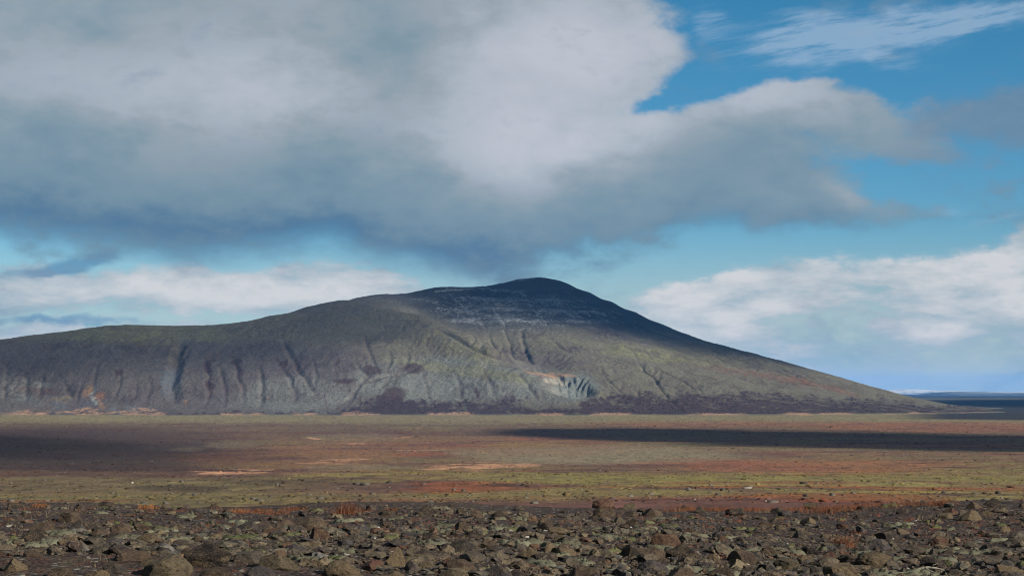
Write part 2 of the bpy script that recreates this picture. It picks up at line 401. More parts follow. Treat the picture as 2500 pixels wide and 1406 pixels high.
def plain_col(X, Y, px, py):
    # ---- colour of what grows and lies there, some cloud shade painted in
    wx = 60*fbm(X/140, Y/140, 4, seed=31); wy = 9*fbm(X/90, Y/90, 4, seed=32)
    ax = px + wx + 34*fbm(X/24, Y/60, 4, .6, seed=33); ay = py + (wy + 4.5*fbm(X/22, Y/50, 4, .6, seed=34))*np.clip((py - 985)/120, .1, 1.2)
    def ell(cx, cy, rx, ry, soft=.6):
        q = ((ax - cx)/rx)**2 + ((ay - cy)/ry)**2
        return 1 - sst(q, 1 - soft, 1 + soft)
    nA = fbm(X/260, Y/260, 5, .55, seed=41); nB = fbm(X/70, Y/70, 5, .6, seed=42); nC = fbm(X/10, Y/22, 4, .6, seed=43); nD = fbm(X/600, Y/900, 4, seed=44)
    MOSSY, OLIVE, HEATH, PURP, BROWN, GRAV, SAND, RUST, DARK = (lin(*c) for c in
        ((138, 129, 80), (116, 108, 78), (152, 100, 78), (86, 62, 62), (132, 104, 84), (140, 130, 108), (222, 172, 140), (136, 78, 56), (50, 38, 37)))
    C = np.zeros(X.shape + (3,)) + np.array(BROWN)
    C = mixc(C, HEATH, sst(nA + .8*nB, .0, .2)*.7)
    C = mixc(C, OLIVE, sst(nB - .5*nA + .4*nC, -.06, .14)*.75)
    C = mixc(C, PURP, sst(nA*.8 - nB*.9 + .4*nC, .0, .2)*.75)
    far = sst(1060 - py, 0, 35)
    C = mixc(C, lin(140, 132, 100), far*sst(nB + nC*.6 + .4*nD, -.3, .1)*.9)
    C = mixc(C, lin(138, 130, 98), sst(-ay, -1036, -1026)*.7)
    C = mixc(C, lin(92, 72, 64), sst(ay, 1026, 1040)*(1 - sst(ay, 1056, 1075))*.55*sst(nB, -.35, .1))
    # left: purple heath, cloud shade painted in as a darker purple
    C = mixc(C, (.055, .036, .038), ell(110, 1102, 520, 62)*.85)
    # grey gravel flats
    for e in ((1480, 1112, 330, 22, .9), (1250, 1104, 180, 12, .6), (860, 1068, 110, 11, .4), (570, 1085, 70, 8, .35), (455, 1096, 40, 6, .3), (880, 1140, 130, 9, .45), (1360, 1166, 70, 6, .6)):
        C = mixc(C, GRAV, ell(*e[:4])*e[4])
    # moss
    for e in ((2050, 1186, 560, 34, .75), (1500, 1180, 340, 20, .75), (1330, 1200, 320, 26, .45), (880, 1168, 240, 12, .6), (2380, 1150, 330, 20, .6), (1700, 1160, 420, 10, .5), (2300, 1212, 300, 16, .8), (1120, 1158, 330, 9, .6),
              (1050, 1048, 60, 9, .3), (1290, 1086, 130, 7, .5), (2050, 1128, 200, 9, .5), (500, 1185, 240, 9, .35), (730, 1226, 130, 6, .6), (1050, 1230, 90, 8, .6)):
        C = mixc(C, MOSSY, ell(*e[:4])*e[4]*sst(nC + nB*.6, -.42, .05))
    C = mixc(C, OLIVE, (1 - sst(ax, 500, 1000))*sst(ay, 1162, 1170)*.6)
    C = mixc(C, MOSSY, (1 - sst(ax, 500, 1000))*sst(ay, 1164, 1170)*sst(nC + nB, .05, .35)*.25)
    # red heath on the right, rust hollow in the centre
    for e in ((2000, 1138, 330, 17, .75), (1700, 1130, 170, 9, .5), (2250, 1088, 420, 6, .35), (1850, 1035, 420, 7, .55), (2330, 1042, 330, 13, .6), (1130, 1090, 420, 26, .3), (700, 1118, 260, 26, .35)):
        C = mixc(C, HEATH, ell(*e[:4])*e[4]*sst(nB + nC*.5, -.4, .1))
    for e in ((1140, 1188, 205, 13, .8), (2010, 1217, 320, 13, .8), (1220, 1184, 90, 6, .6), (2000, 1190, 620, 3.2, .8), (2350, 1197, 260, 3.0, .8), (1850, 1180, 260, 2.6, .7), (160, 1222, 220, 4.5, .6), (1030, 1110, 60, 4, .8), (2130, 1160, 260, 3, .5)):
        C = mixc(C, RUST, ell(*e[:4], .5)*e[4]*sst(nC + .3*nB, -.4, .05))
    C = mixc(C, DARK, ell(1210, 1185, 60, 5)*.6)
    C = mixc(C, DARK, ell(700, 1178, 190, 7)*.55*sst(nC, -.3, .2)); C = mixc(C, DARK, ell(430, 1190, 120, 6)*.6)
    nE = fbm(X/2.6, Y/9, 3, .65, seed=46)
    C = mixc(C, DARK, sst(nC + nB*.8, .3, .5)*.45)
    C = C*(1.05 + .75*nE + .6*nC)[..., None].clip(.3, 1.9)
    # bare sand
    for e in ((560, 1156, 115, 5.5, .95), (640, 1149, 60, 4, .8), (800, 1128, 75, 5, .75), (850, 1122, 40, 3, .6), (1180, 1138, 125, 8, .95), (1130, 1143, 90, 6, .6), (980, 1068, 36, 2.5, .8), (860, 1084, 40, 2, .6), (1010, 1100, 60, 2, .5), (755, 1069, 14, 1.6, .8), (1260, 1133, 60, 5, .6)):
        C = mixc(C, SAND, ell(*e[:4], .45)*e[4]*sst(nC + .6*nB, -.16, .16))
    by = py - 1.2*fbm(px/38, px*0 + 3.3, 4, seed=77)*5
    shore = sst(by, 1005, 1007.5)*(1 - sst(by, 1010.0, 1013.0))*(px < 2330)
    C = mixc(C, SAND, shore*sst(fbm(px/120, py/9, 4, seed=78) + .12*np.cos(px/180), -.08, .1)*.9)
    # beyond: cloud shade over the far plain, put into near-black ground colour
    far_shade = sst(-(py - 1026 - .01*(px - 2300)), 0, 5)*sst(ax, 2140, 2330)
    far_shade = np.maximum(far_shade, sst(-py, -1000, -985))
    C = mixc(C, (.016, .017, .02), far_shade*.96)
    C = mixc(C, lin(120, 120, 100), sst(-py, -977, -975)*(1 - sst(-py, -973, -970.5))*.5)  # sunlit strip of the far plain, painted as a paler band
    lu = C.mean(-1, keepdims=True)
    return np.clip(lu + (C - lu)*1.12, .004, 1)*.9

def build_plain():
    t_in = np.linspace(-.295, .295, 950)
    t_out = .295 + (np.linspace(0, 1, 46)[1:]**2)*3.2
    T = np.concatenate([-t_out[::-1], t_in, t_out])
    rows_py = np.concatenate([np.arange(1232, 1012, -1.0), np.arange(1012, 956.6, -1.6)])
    # depth for each picture row from the ground's own profile
    dd = np.exp(np.linspace(math.log(140), math.log(80000), 6000))
    pyd = to_px(0*dd, dd, CAMZ - drop(dd))[1]
    pyd = np.minimum.accumulate(pyd)
    ys = np.minimum(np.interp(-rows_py, -pyd, dd), 41000)
    ys = np.unique(np.concatenate([[40, 47, 55, 64, 75, 87, 100, 115, 130, 140], ys, [28000, 34000, 41000]]))
    Y = np.repeat(ys[:, None], len(T), 1)
    X = T[None, :]*Y
    Z = z_plain(X, Y)
    Z = Z - .5*(1 - sst(Y, 60, 75))
    px, py = to_px(X, Y, Z)
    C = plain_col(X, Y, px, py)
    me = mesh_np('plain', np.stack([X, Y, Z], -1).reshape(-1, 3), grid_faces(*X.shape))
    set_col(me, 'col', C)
    return prop(link('plain', me, mat_plain()), kind='structure')
plain = build_plain()

def build_near():
    ys = np.concatenate([np.arange(-6, 12, .5), 12*np.exp(np.linspace(0, math.log(60/12), 330))])
    t = np.linspace(-1, 1, 400)
    hw = 7 + np.maximum(ys, 0)*.36
    X = t[None, :]*hw[:, None]; Y = np.repeat(ys[:, None], len(t), 1)
    Z = z_near(X, Y) + .035*fbm(X/.35, Y/.35, 3, seed=9) - 1.2*sst(Y, 50, 60) - 2.5*sst(np.abs(t)[None, :], .93, 1.0)
    me = mesh_np('stony_ground', np.stack([X, Y, Z], -1).reshape(-1, 3), grid_faces(*X.shape))
    return prop(link('stony_ground', me, mat_soil()), kind='structure')
near = build_near()

# ------------------------------------------------------------------ the mountain
def mountain_controls():
    P = []
    def col(px, pts):
        for y, z in pts: P.append(((px - W0/2)/F0*y, y, z))
    crest = [(-1100, 4300, 70), (-400, 4250, 122), (-100, 4200, 148), (150, 4200, 174), (280, 4200, 189), (430, 4250, 189), (600, 4300, 202), (720, 4350, 227), (830, 4400, 252),
             (950, 4550, 276), (1080, 4700, 297), (1200, 4850, 313), (1265, 4890, 326), (1310, 4900, 337), (1360, 4900, 330), (1400, 4900, 314), (1450, 4880, 291), (1500, 4850, 265), (1580, 4800, 225),
             (1660, 4750, 191), (1760, 4700, 157), (1900, 4600, 117.5), (2010, 4550, 87), (2120, 4500, 57), (2200, 4450, 38), (2300, 4300, 18), (2400, 4150, 4), (2600, 4100, -10)]
    for px, y, z in crest:
        col(px, [(y, z), (y + 260, z*.95 - 6), (y + 800, z*.6), (y + 1500, z*.2 - 10)])
        col(px, [(3560 if px < 2100 else 3560 + (px - 2100)*1.0, -8), (3250, -26)])
    for px, y, z in crest[:9]:
        yb = 3690; f = (y - yb)
        col(px, [(yb, 1), (yb + .22*f, .30*z), (yb + .45*f, .60*z), (yb + .7*f, .85*z)])
    col(950, [(3690, 1), (3830, 62), (3980, 128), (4150, 196), (4300, 236)])
    col(1050, [(3690, 1), (3850, 66), (4000, 132), (4200, 204), (4330, 192), (4500, 236)])
    col(1150, [(3690, 1), (3850, 74), (3960, 122), (4080, 166), (4180, 150), (4350, 190), (4600, 255)])
    col(1230, [(3690, 1), (3800, 57), (3900, 98), (3980, 128), (4080, 112), (4250, 158), (4500, 225), (4700, 280)])
    col(1290, [(3690, 1), (3800, 50), (3890, 92), (3960, 80), (4100, 118), (4300, 170), (4600, 250)])
    col(1400, [(3690, 4), (3740, 22), (3850, 58), (4000, 98), (4200, 144), (4500, 214), (4700, 264)])
    col(1500, [(3690, 2), (3800, 34), (3950, 74), (4150, 118), (4400, 172), (4650, 226)])
    col(1600, [(3690, 1), (3800, 30), (3950, 62), (4150, 100), (4400, 150), (4600, 185)])
    col(1800, [(3710, 1), (3850, 25), (4050, 55), (4300, 90), (4500, 120)])
    col(2000, [(3760, 1), (3950, 20), (4200, 45), (4400, 70)])
    col(2200, [(3880, 1), (4000, 9), (4250, 24)])
    return np.array(P)
GX0, GX1, GY0, GY1, GS = -1960.0, 1960.0, 3300.0, 5400.0, 3.0
def bil(G, x, y):
    u = np.clip((x - GX0)/GS, 0, G.shape[1] - 1.001); v = np.clip((y - GY0)/GS, 0, G.shape[0] - 1.001)
    i = u.astype(int); j = v.astype(int); fu = u - i; fv = v - j
    return (G[j, i]*(1 - fu) + G[j, i + 1]*fu)*(1 - fv) + (G[j + 1, i]*(1 - fu) + G[j + 1, i + 1]*fu)*fv
def blur(G, n=1):
    for _ in range(n):
        G = np.pad(G, 1, 'edge')
        G = (G[:-2] + 2*G[1:-1] + G[2:])/4; G = (G[:, :-2] + 2*G[:, 1:-1] + G[:, 2:])/4
    return G
def tps_fit(P):
    s = 1000.0
    q = P[:, :2]/s; n = len(q)
    r2 = ((q[:, None] - q[None])**2).sum(-1)
    K = .5*r2*np.log(r2 + 1e-12) + np.eye(n)*2e-4
    L = np.zeros((n + 3, n + 3)); L[:n, :n] = K; L[:n, n] = 1; L[:n, n+1:] = q; L[n:, :n] = L[:n, n:].T
    w = np.linalg.solve(L, np.concatenate([P[:, 2], np.zeros(3)]))
    def ev(x, y):
        sh = np.shape(x); x = np.ravel(x)/s; y = np.ravel(y)/s
        out = w[n] + w[n+1]*x + w[n+2]*y
        for k in range(n):
            r2 = (x - q[k, 0])**2 + (y - q[k, 1])**2
            out = out + w[k]*.5*r2*np.log(r2 + 1e-12)
        return out.reshape(sh)
    return ev
GULLIES = [  # picture polylines laid on the slope: points, depth m, half width m
 ([(690, 826), (698, 846), (708, 862), (720, 884), (736, 912), (760, 946), (772, 966)], 9, 15), ([(676, 888), (696, 904), (712, 930), (720, 956), (722, 985)], 8, 13),
 ([(634, 890), (640, 930), (638, 956), (640, 980), (626, 1006)], 9, 14), ([(536, 890), (548, 944), (552, 966), (546, 996)], 7, 12), ([(498, 872), (508, 900), (506, 940), (510, 960), (502, 996)], 8, 13),
 ([(564, 874), (578, 890), (580, 920), (592, 945), (596, 990)], 7, 12), ([(766, 880), (770, 912), (771, 950)], 6, 10), ([(860, 880), (884, 904), (900, 920), (886, 930), (866, 958), (848, 996)], 8, 12),
 ([(442, 832), (434, 870), (428, 905), (420, 930), (424, 955), (432, 985)], 18, 34), ([(470, 846), (440, 880), (428, 906)], 8, 18), ([(410, 905), (412, 935), (420, 960)], 12, 14), ([(404, 915), (405, 945), (412, 968)], 8, 9), ([(434, 915), (430, 940), (426, 962)], 9, 9),
 ([(375, 920), (362, 960), (356, 990)], 7, 11), ([(338, 925), (330, 960), (316, 992)], 7, 11), ([(300, 900), (290, 940), (280, 975)], 5, 10), ([(240, 880), (230, 930), (222, 970)], 6, 13), ([(150, 925), (170, 955), (184, 990)], 8, 13), ([(60, 900), (66, 940), (60, 985)], 7, 15),
 ([(110, 900), (100, 940), (96, 980)], 6, 13), ([(20, 880), (14, 930), (10, 980)], 6, 13), ([(200, 930), (192, 960), (186, 990)], 7, 11),
 ([(886, 813), (901, 856), (912, 885), (922, 910)], 7, 12), ([(1045, 885), (980, 914), (926, 924), (879, 939), (861, 964), (820, 1000)], 7, 15), ([(998, 845), (994, 892), (975, 915)], 6, 13), ([(950, 830), (955, 870), (945, 915)], 5, 11),
 ([(1106, 900), (1124, 946), (1131, 990)], 5, 10), ([(1030, 920), (1045, 950), (1050, 985)], 4, 9), ([(1180, 900), (1200, 940), (1215, 985)], 5, 12), ([(1262, 905), (1290, 940), (1320, 985)], 7, 15),
 ([(1060, 800), (1117, 827), (1160, 856), (1196, 870), (1225, 876), (1250, 888), (1282, 899), (1305, 910)], 13, 16), ([(1192, 815), (1207, 850), (1221, 872)], 9, 11), ([(1170, 805), (1186, 845), (1200, 868)], 7, 10), ([(1270, 800), (1275, 820), (1282, 856), (1293, 878), (1300, 892)], 10, 13),
 ([(1340, 820), (1370, 850), (1400, 868)], 6, 14), ([(1412, 862), (1385, 880), (1354, 900)], 5, 10), ([(1230, 800), (1245, 840), (1258, 880)], 6, 10),
 ([(1556, 882), (1574, 906), (1600, 922), (1608, 942), (1624, 960), (1639, 978), (1668, 1004)], 12, 12), ([(1600, 925), (1612, 948)], 9, 10), ([(1470, 914), (1513, 953), (1524, 982), (1542, 1006)], 6, 9), ([(1585, 892), (1664, 928), (1705, 955)], 5, 9),
 ([(1733, 862), (1802, 898), (1881, 925)], 6, 10), ([(1823, 872), (1888, 900), (1946, 930), (2007, 954)], 6, 10), ([(1884, 882), (1917, 902), (2014, 945)], 5, 10), ([(1636, 966), (1654, 992)], 6, 9), ([(1700, 940), (1730, 985)], 4, 9), ([(1780, 930), (1830, 980)], 4, 10),
 ([(1400, 720), (1480, 770), (1560, 805)], 5, 16), ([(1380, 740), (1440, 790), (1500, 820)], 4, 13), ([(1450, 745), (1560, 800), (1680, 838)], 5, 14), ([(1180, 730), (1215, 765), (1238, 805)], 4, 8), ([(1270, 715), (1320, 770), (1345, 810)], 4, 8), ([(1120, 735), (1160, 775), (1190, 805)], 4, 9)]
def build_mountain():
    ev = tps_fit(mountain_controls())
    xs = np.arange(GX0, GX1 + .1, GS); ys = np.arange(GY0, GY1 + .1, GS)
    xc = np.arange(GX0, GX1 + 30, 14.0); yc = np.arange(GY0, GY1 + 30, 14.0)
    Xc, Yc = np.meshgrid(xc, yc); Zc = ev(Xc, Yc)
    X, Y = np.meshgrid(xs, ys)
    ui = np.clip((X - GX0)/14.0, 0, len(xc) - 1.01); vi = np.clip((Y - GY0)/14.0, 0, len(yc) - 1.01)
    i = ui.astype(int); j = vi.astype(int); fu = ui - i; fv = vi - j
    B = (Zc[j, i]*(1 - fu) + Zc[j, i+1]*fu)*(1 - fv) + (Zc[j+1, i]*(1 - fu) + Zc[j+1, i+1]*fu)*fv
    B = blur(B, 5)
    up = sst(B, 4, 60)
    def hit(px, py):
        d = ray(px, py); yy = np.arange(3420, 5300, 2.0); t = yy/d[1]
        zr = CAMZ + t*d[2]; zb = bil(B, t*d[0], yy)
        k = np.argmax(zb > zr)
        return (t[k]*d[0], yy[k]) if zb[k] > zr[k] and k > 2 else None
    # relief: broad swells, ledges of the lava beds, ribs that run down the slope
    Z = B + up*(7*fbm(X/210, Y/210, 4, seed=51) + 1.0*ridged(X/150 + .7*gnoise(X/130, Y/130, 3), Y/190, 3, seed=52) + 1.2*fbm(X/24, Y/30, 4, .6, seed=54) + 1.0*fbm(X/40, Y/40, 4, .65, seed=58))
    led = sst(B, 150, 240)
    Z = Z + led*1.6*np.sin((B + 9*fbm(X/120, Y/120, 3, seed=55))/4.6)
    carve = np.zeros_like(Z); gul = np.zeros_like(Z)
    def stamp(x, y, dep, hw, g=1.0):
        r = int(hw/GS) + 2; ci = int((x - GX0)/GS); cj = int((y - GY0)/GS)
        a, b_, c, d_ = max(cj - r, 0), cj + r + 1, max(ci - r, 0), ci + r + 1
        q = np.hypot(X[a:b_, c:d_] - x, Y[a:b_, c:d_] - y)/hw
        pr = np.clip(1 - q, 0, 1)
        carve[a:b_, c:d_] = np.maximum(carve[a:b_, c:d_], dep*pr); gul[a:b_, c:d_] = np.maximum(gul[a:b_, c:d_], g*np.clip(1 - q*1.15, 0, 1))
    rng = np.random.RandomState(4)
    twigs = []
    for pts, dep, hw in GULLIES:          # side branches that join from above
        if hw > 30 or len(pts) < 3: continue
        for k in range(1, len(pts)):
            for side in (-1, 1):
                if rng.rand() < .62:
                    (xa, ya), (xb, yb) = pts[k - 1], pts[k]
                    t = rng.rand(); jx, jy = xa + (xb - xa)*t, ya + (yb - ya)*t
                    L = rng.uniform(14, 34); sx = side*rng.uniform(.25, .7)
                    twigs.append(([(jx + sx*L + (xa - xb)*.3, jy - L), (jx + sx*L*.45, jy - L*.5), (jx, jy)], dep*rng.uniform(.35, .65), hw*.6))
    for pts, dep, hw in GULLIES + twigs:
        W = [w for w in (hit(*p) for p in pts) if w]
        if len(W) < 2 or max(abs(W[k][1] - W[k+1][1]) for k in range(len(W) - 1)) > 260: continue
        W = np.array(W)
        seg = np.hypot(*np.diff(W, axis=0).T); L = np.concatenate([[0], np.cumsum(seg)])
        s = np.arange(0, L[-1], 3.0)
        gx = np.interp(s, L, W[:, 0]) + 5*fbm(s/40, s*0 + hw, 3, seed=int(pts[0][0])); gy = np.interp(s, L, W[:, 1])
        for k in range(len(s)):
            f = min(1, s[k]/60 + .12)*min(1, (L[-1] - s[k])/40 + .25)
            stamp(gx[k], gy[k], dep*f*.72, max(5.0, hw*.5)*(.6 + .4*f))
    # the landslip bowl under the pale bluff, ribbed
    cx, cy = hit(1392, 950)
    q = np.hypot((X - cx)/62, (Y - cy - 8)/60)
    bowl = 1 - sst(q, .35, 1.0)
    carve = np.maximum(carve, 26*bowl)
    fx, fy = hit(1402, 978)
    for a, b_ in ((1338, 922), (1352, 918), (1368, 918), (1384, 920), (1400, 920), (1415, 922), (1428, 928), (1438, 938), (1442, 950)):
        x, y = hit(a, b_)
        for t in np.linspace(0, .93, 40):
            stamp(x + (fx - x)*t + 4*math.sin(t*7 + a), y + (fy - y)*t, 9*math.sin(math.pi*min(1, t + .08))**.6 + 24*bil(bowl, np.array([x + (fx - x)*t]), np.array([y + (fy - y)*t]))[0], 7.5, 0)
    Z = Z - carve*up**.5
    # debris fans along the foot
    for fpx, fpy, fh, fr in ((430, 1004, 13, 75), (870, 1006, 8, 80), (1395, 1004, 9, 90), (640, 1009, 6, 50), (150, 1003, 11, 45), (275, 1006, 8, 30), (325, 1005, 8, 30), (1010, 1009, 5, 70), (95, 1003, 9, 40), (215, 1004, 8, 36),
                             (1660, 1008, 5, 80), (1860, 1008, 4, 90), (720, 1009, 5, 45), (550, 1009, 6, 45), (1180, 1009, 4, 80), (20, 1005, 8, 50)):
        hx, hy = hit(fpx, fpy)
        Z = np.maximum(Z, fh*(1 - np.hypot(X - hx, (Y - hy)*.8)/fr) - .5 + .6*gnoise(X/9, Y/9, 59))
    Z0 = Z.copy()
    # running water: many drops at once, cutting rills and dropping fans
    ny, nx = Z.shape; Zf = Z.ravel()
    for batch in range(6):
        n = 26000
        x = rng.uniform(90, nx - 92, n); y = rng.uniform(110, 560, n)
        dx = np.zeros(n); dy = np.zeros(n); sp = np.ones(n); wt = np.ones(n); sd = np.zeros(n)
        i = x.astype(int); j = y.astype(int)
        for step in range(110):
            i = np.clip(x.astype(int), 0, nx - 2); j = np.clip(y.astype(int), 0, ny - 2); u = x - i; v = y - j
            k = j*nx + i
            h00 = Zf[k]; h10 = Zf[k + 1]; h01 = Zf[k + nx]; h11 = Zf[k + nx + 1]
            gxx = (h10 - h00)*(1 - v) + (h11 - h01)*v; gyy = (h01 - h00)*(1 - u) + (h11 - h10)*u
            h = (h00*(1 - u) + h10*u)*(1 - v) + (h01*(1 - u) + h11*u)*v
            dx = dx*.25 - gxx*.75; dy = dy*.25 - gyy*.75
            l = np.hypot(dx, dy) + 1e-9; dx /= l; dy /= l
            x2 = np.clip(x + dx, 1, nx - 3); y2 = np.clip(y + dy, 1, ny - 3)
            i2 = x2.astype(int); j2 = y2.astype(int); u2 = x2 - i2; v2 = y2 - j2; k2 = j2*nx + i2
            hn = (Zf[k2]*(1 - u2) + Zf[k2 + 1]*u2)*(1 - v2) + (Zf[k2 + nx]*(1 - u2) + Zf[k2 + nx + 1]*u2)*v2
            dh = hn - h
            cap = np.maximum(-dh, .02)*sp*wt*2.2
            dep = np.where((dh > 0) | (sd > cap), np.where(dh > 0, np.minimum(dh, sd), (sd - cap)*.15), 0)
            ero = np.where((dh <= 0) & (sd <= cap), np.minimum((cap - sd)*.12, -dh*.5), 0)*(h > 3)
            am = dep - ero
            sd = sd - am
            Zf += np.bincount(k, am*(1 - u)*(1 - v), nx*ny) + np.bincount(k + 1, am*u*(1 - v), nx*ny) + np.bincount(k + nx, am*(1 - u)*v, nx*ny) + np.bincount(k + nx + 1, am*u*v, nx*ny)
            sp = np.sqrt(np.clip(sp*sp*.9 - dh*.6, .01, 9)); wt *= .985
            x, y = x2, y2
    Z = Zf.reshape(ny, nx)
    dlt = Z - Z0; dlt = .6*dlt + .4*blur(dlt, 1)
    patch = (.12 + .5*sst(fbm(X/260, Y/200, 3, seed=57), -.05, .45))*(.45 + .55*sst(X, -420, -150))
    dlt = np.clip(dlt, -9, 5)*patch
    Z = Z0 + dlt
    rill = np.clip(-dlt/1.2, 0, 1)
    curv = blur(Z, 6) - Z
    # ---- the mesh, finer towards the camera
    T = np.linspace(-.365, .365, 1080)
    yy = np.concatenate([np.linspace(3420, 4300, 270), np.linspace(4304, 4960, 150)[0:], np.linspace(4980, 5390, 20), np.linspace(5440, 6700, 14)])
    MY = np.repeat(yy[:, None], len(T), 1); MX = T[None, :]*MY
    inside = MY < 5395
    MZ = bil(Z, MX, MY)
    outer = ~inside
    MZ[outer] = ev(MX[outer], MY[outer])
    ex = np.abs(MX) > 1950
    MZ[ex & inside] = ev(MX[ex & inside], MY[ex & inside])
    MZ = MZ + np.where(inside, sst(MZ, 5, 40)*(1.1*fbm(MX/8, MY/10, 3, .6, seed=61)), 0)
    wq = fbm(MX/70, MY/90, 4, .6, seed=62)
    crease = np.clip(ridged(MX/30 + 1.7*wq, MY/130 + .8*wq, 3, seed=63) - .25, 0, 1)*sst(fbm(MX/160, MY/140, 3, seed=64), -.12, .2)
    crease = crease*np.where(inside, sst(MZ, 14, 40), 0)
    MZ = MZ - 3.4*crease
    MZ = MZ - 60*sst(MY, 6200, 6700) - 30*sst(np.abs(np.repeat(T[None, :], len(yy), 0)), .355, .365)
    px, py = to_px(MX, MY, MZ)
    rl = bil(rill, MX, MY)*inside; gl = bil(gul, MX, MY)*inside; cv = bil(curv, MX, MY)*inside; bw = bil(bowl, MX, MY)*inside
    # ---- colours of the ground, with shade and haze painted into the heights
    wx = 26*fbm(MX/60, MY/60, 4, seed=71); wy = 12*fbm(MX/45, MY/45, 4, seed=72)
    ax = px + wx; ay = py + wy
    def ell(cx, cy, rx, ry, soft=.6, ang=0.0):
        c, s = math.cos(math.radians(ang)), math.sin(math.radians(ang))
        dx = ax - cx; dy = ay - cy
        q = ((dx*c - dy*s)/rx)**2 + ((dx*s + dy*c)/ry)**2
        return 1 - sst(q, 1 - soft, 1 + soft)
    nA = fbm(MX/150, MY/190, 5, .55, seed=73); nB = fbm(MX/42, MY/60, 5, .6, seed=74); nC = fbm(MX/12, MY/16, 4, .6, seed=75)
    nS = fbm(MX/9 + nA*3, MY/140, 4, .6, seed=76)       # streaks drawn down the slope
    GREY, TALUS, OLIVE, YMOSS, PURPLE, BROWN, NAVY_SHADE, HEATH, SAND, RUST, PALE = (lin(*c) for c in
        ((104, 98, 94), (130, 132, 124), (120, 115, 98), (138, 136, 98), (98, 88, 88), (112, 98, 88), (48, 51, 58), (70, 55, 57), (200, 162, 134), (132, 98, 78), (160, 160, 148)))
    C = np.zeros(MX.shape + (3,)) + np.array(OLIVE)
    left = 1 - sst(ax, 820, 1000)
    C = mixc(C, GREY, left*sst(ay, 815, 860)*.9)
    C = mixc(C, PURPLE, left*sst(nA + .4*nB, -.05, .3)*.6*sst(ay, 820, 850))
    C = mixc(C, YMOSS, ell(350, 815, 190, 26)*.7*sst(nB + nC*.5, -.3, .15))
    C = mixc(C, YMOSS, ell(430, 868, 22, 22)*.3)
    C = mixc(C, TALUS, ell(1090, 930, 240, 58, .5)*.85); C = mixc(C, TALUS, ell(720, 965, 130, 45)*.6); C = mixc(C, TALUS, ell(1330, 945, 90, 40)*.7)
    C = mixc(C, lin(122, 118, 100), ell(1540, 935, 180, 45)*.6)
    C = mixc(C, YMOSS, ell(1640, 868, 230, 18, .7, -6)*.75*sst(nB + nC*.6, -.32, .1)); C = mixc(C, YMOSS, ell(1120, 850, 160, 30, .7, -28)*.5*sst(nB + nC*.6, -.2, .2)); C = mixc(C, YMOSS, ell(1350, 835, 80, 16)*.55*sst(nC + nB, -.2, .2)); C = mixc(C, YMOSS, ell(1130, 905, 170, 13, .7, -8)*.5)
    C = mixc(C, PURPLE, ell(1330, 868, 130, 34)*.6*sst(nA + nB*.6, -.25, .15)); C = mixc(C, PURPLE, ell(1650, 845, 260, 20, .6, -14)*.5*sst(nB, -.2, .2))
    C = mixc(C, RUST, ell(1880, 920, 170, 9, .6, -9)*.7*sst(nC + nS, -.3, .1)); C = mixc(C, RUST, ell(1990, 940, 110, 6, .6, -14)*.6)
    C = mixc(C, BROWN, sst(nS + .5*nB, .12, .4)*.4)
    C = mixc(C, PALE, sst(-nS + .4*nC, .2, .5)*.18)
    # high ground: dark rock, cloud shade and haze in its navy, snow above
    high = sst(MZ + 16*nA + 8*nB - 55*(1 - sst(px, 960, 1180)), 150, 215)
    C = mixc(C, NAVY_SHADE, high*.88)
    C = mixc(C, NAVY_SHADE, ell(880, 790, 170, 42, .7)*.3)
    # heather and birch scrub along the foot
    jag = 9*gnoise(px/34, px*0 + 1.5, 81) + 7*gnoise(px/11, py/30, 82) + 4*nC*3
    edge_py = np.interp(px, [-200, 480, 700, 820, 880, 940, 1000, 1100, 1280, 1390, 1410, 1440, 1560, 1640, 1800, 1960, 2100, 2200, 2330], [1012, 1008, 1004, 1006, 985, 962, 970, 972, 972, 968, 990, 966, 962, 958, 960, 966, 972, 980, 992])
    foot = sst(py + jag, edge_py - 2, edge_py + 3)*(1 - .8*ell(1330, 985, 70, 14))*(MZ > 1.5)
    foot = foot*(.35 + .65*sst(nB + .7*nC + .012*(py - edge_py - 14), -.3, .06))
    C = mixc(C, HEATH, np.clip(foot, 0, 1)*.93)
    for e in ((506, 898, 10, 18), (508, 940, 9, 12), (576, 885, 9, 12), (578, 908, 6, 16), (1165, 958, 7, 16), (838, 928, 26, 8), (1010, 898, 30, 9), (690, 890, 12, 8), (290, 905, 14, 8), (905, 905, 18, 10), (960, 960, 22, 18)):
        C = mixc(C, lin(72, 50, 50), ell(*e, .7)*.8)
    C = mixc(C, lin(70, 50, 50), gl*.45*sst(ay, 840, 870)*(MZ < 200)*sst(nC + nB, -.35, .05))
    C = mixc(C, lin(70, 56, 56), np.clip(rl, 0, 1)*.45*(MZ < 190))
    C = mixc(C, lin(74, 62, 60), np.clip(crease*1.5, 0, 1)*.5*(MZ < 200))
    C = mixc(C, lin(66, 48, 46), sst(nC + .5*nB - .2*nA, .34, .5)*.55*(1 - high)*sst(ay, 830, 850))
    spk = sst(fbm(MX/14, MY/10, 3, seed=83), .22, .36)*(foot > .5)*sst(px, 1560, 1700)*sst(nA + .5, .2, .6)
    C = mixc(C, lin(150, 124, 94), spk*.4)
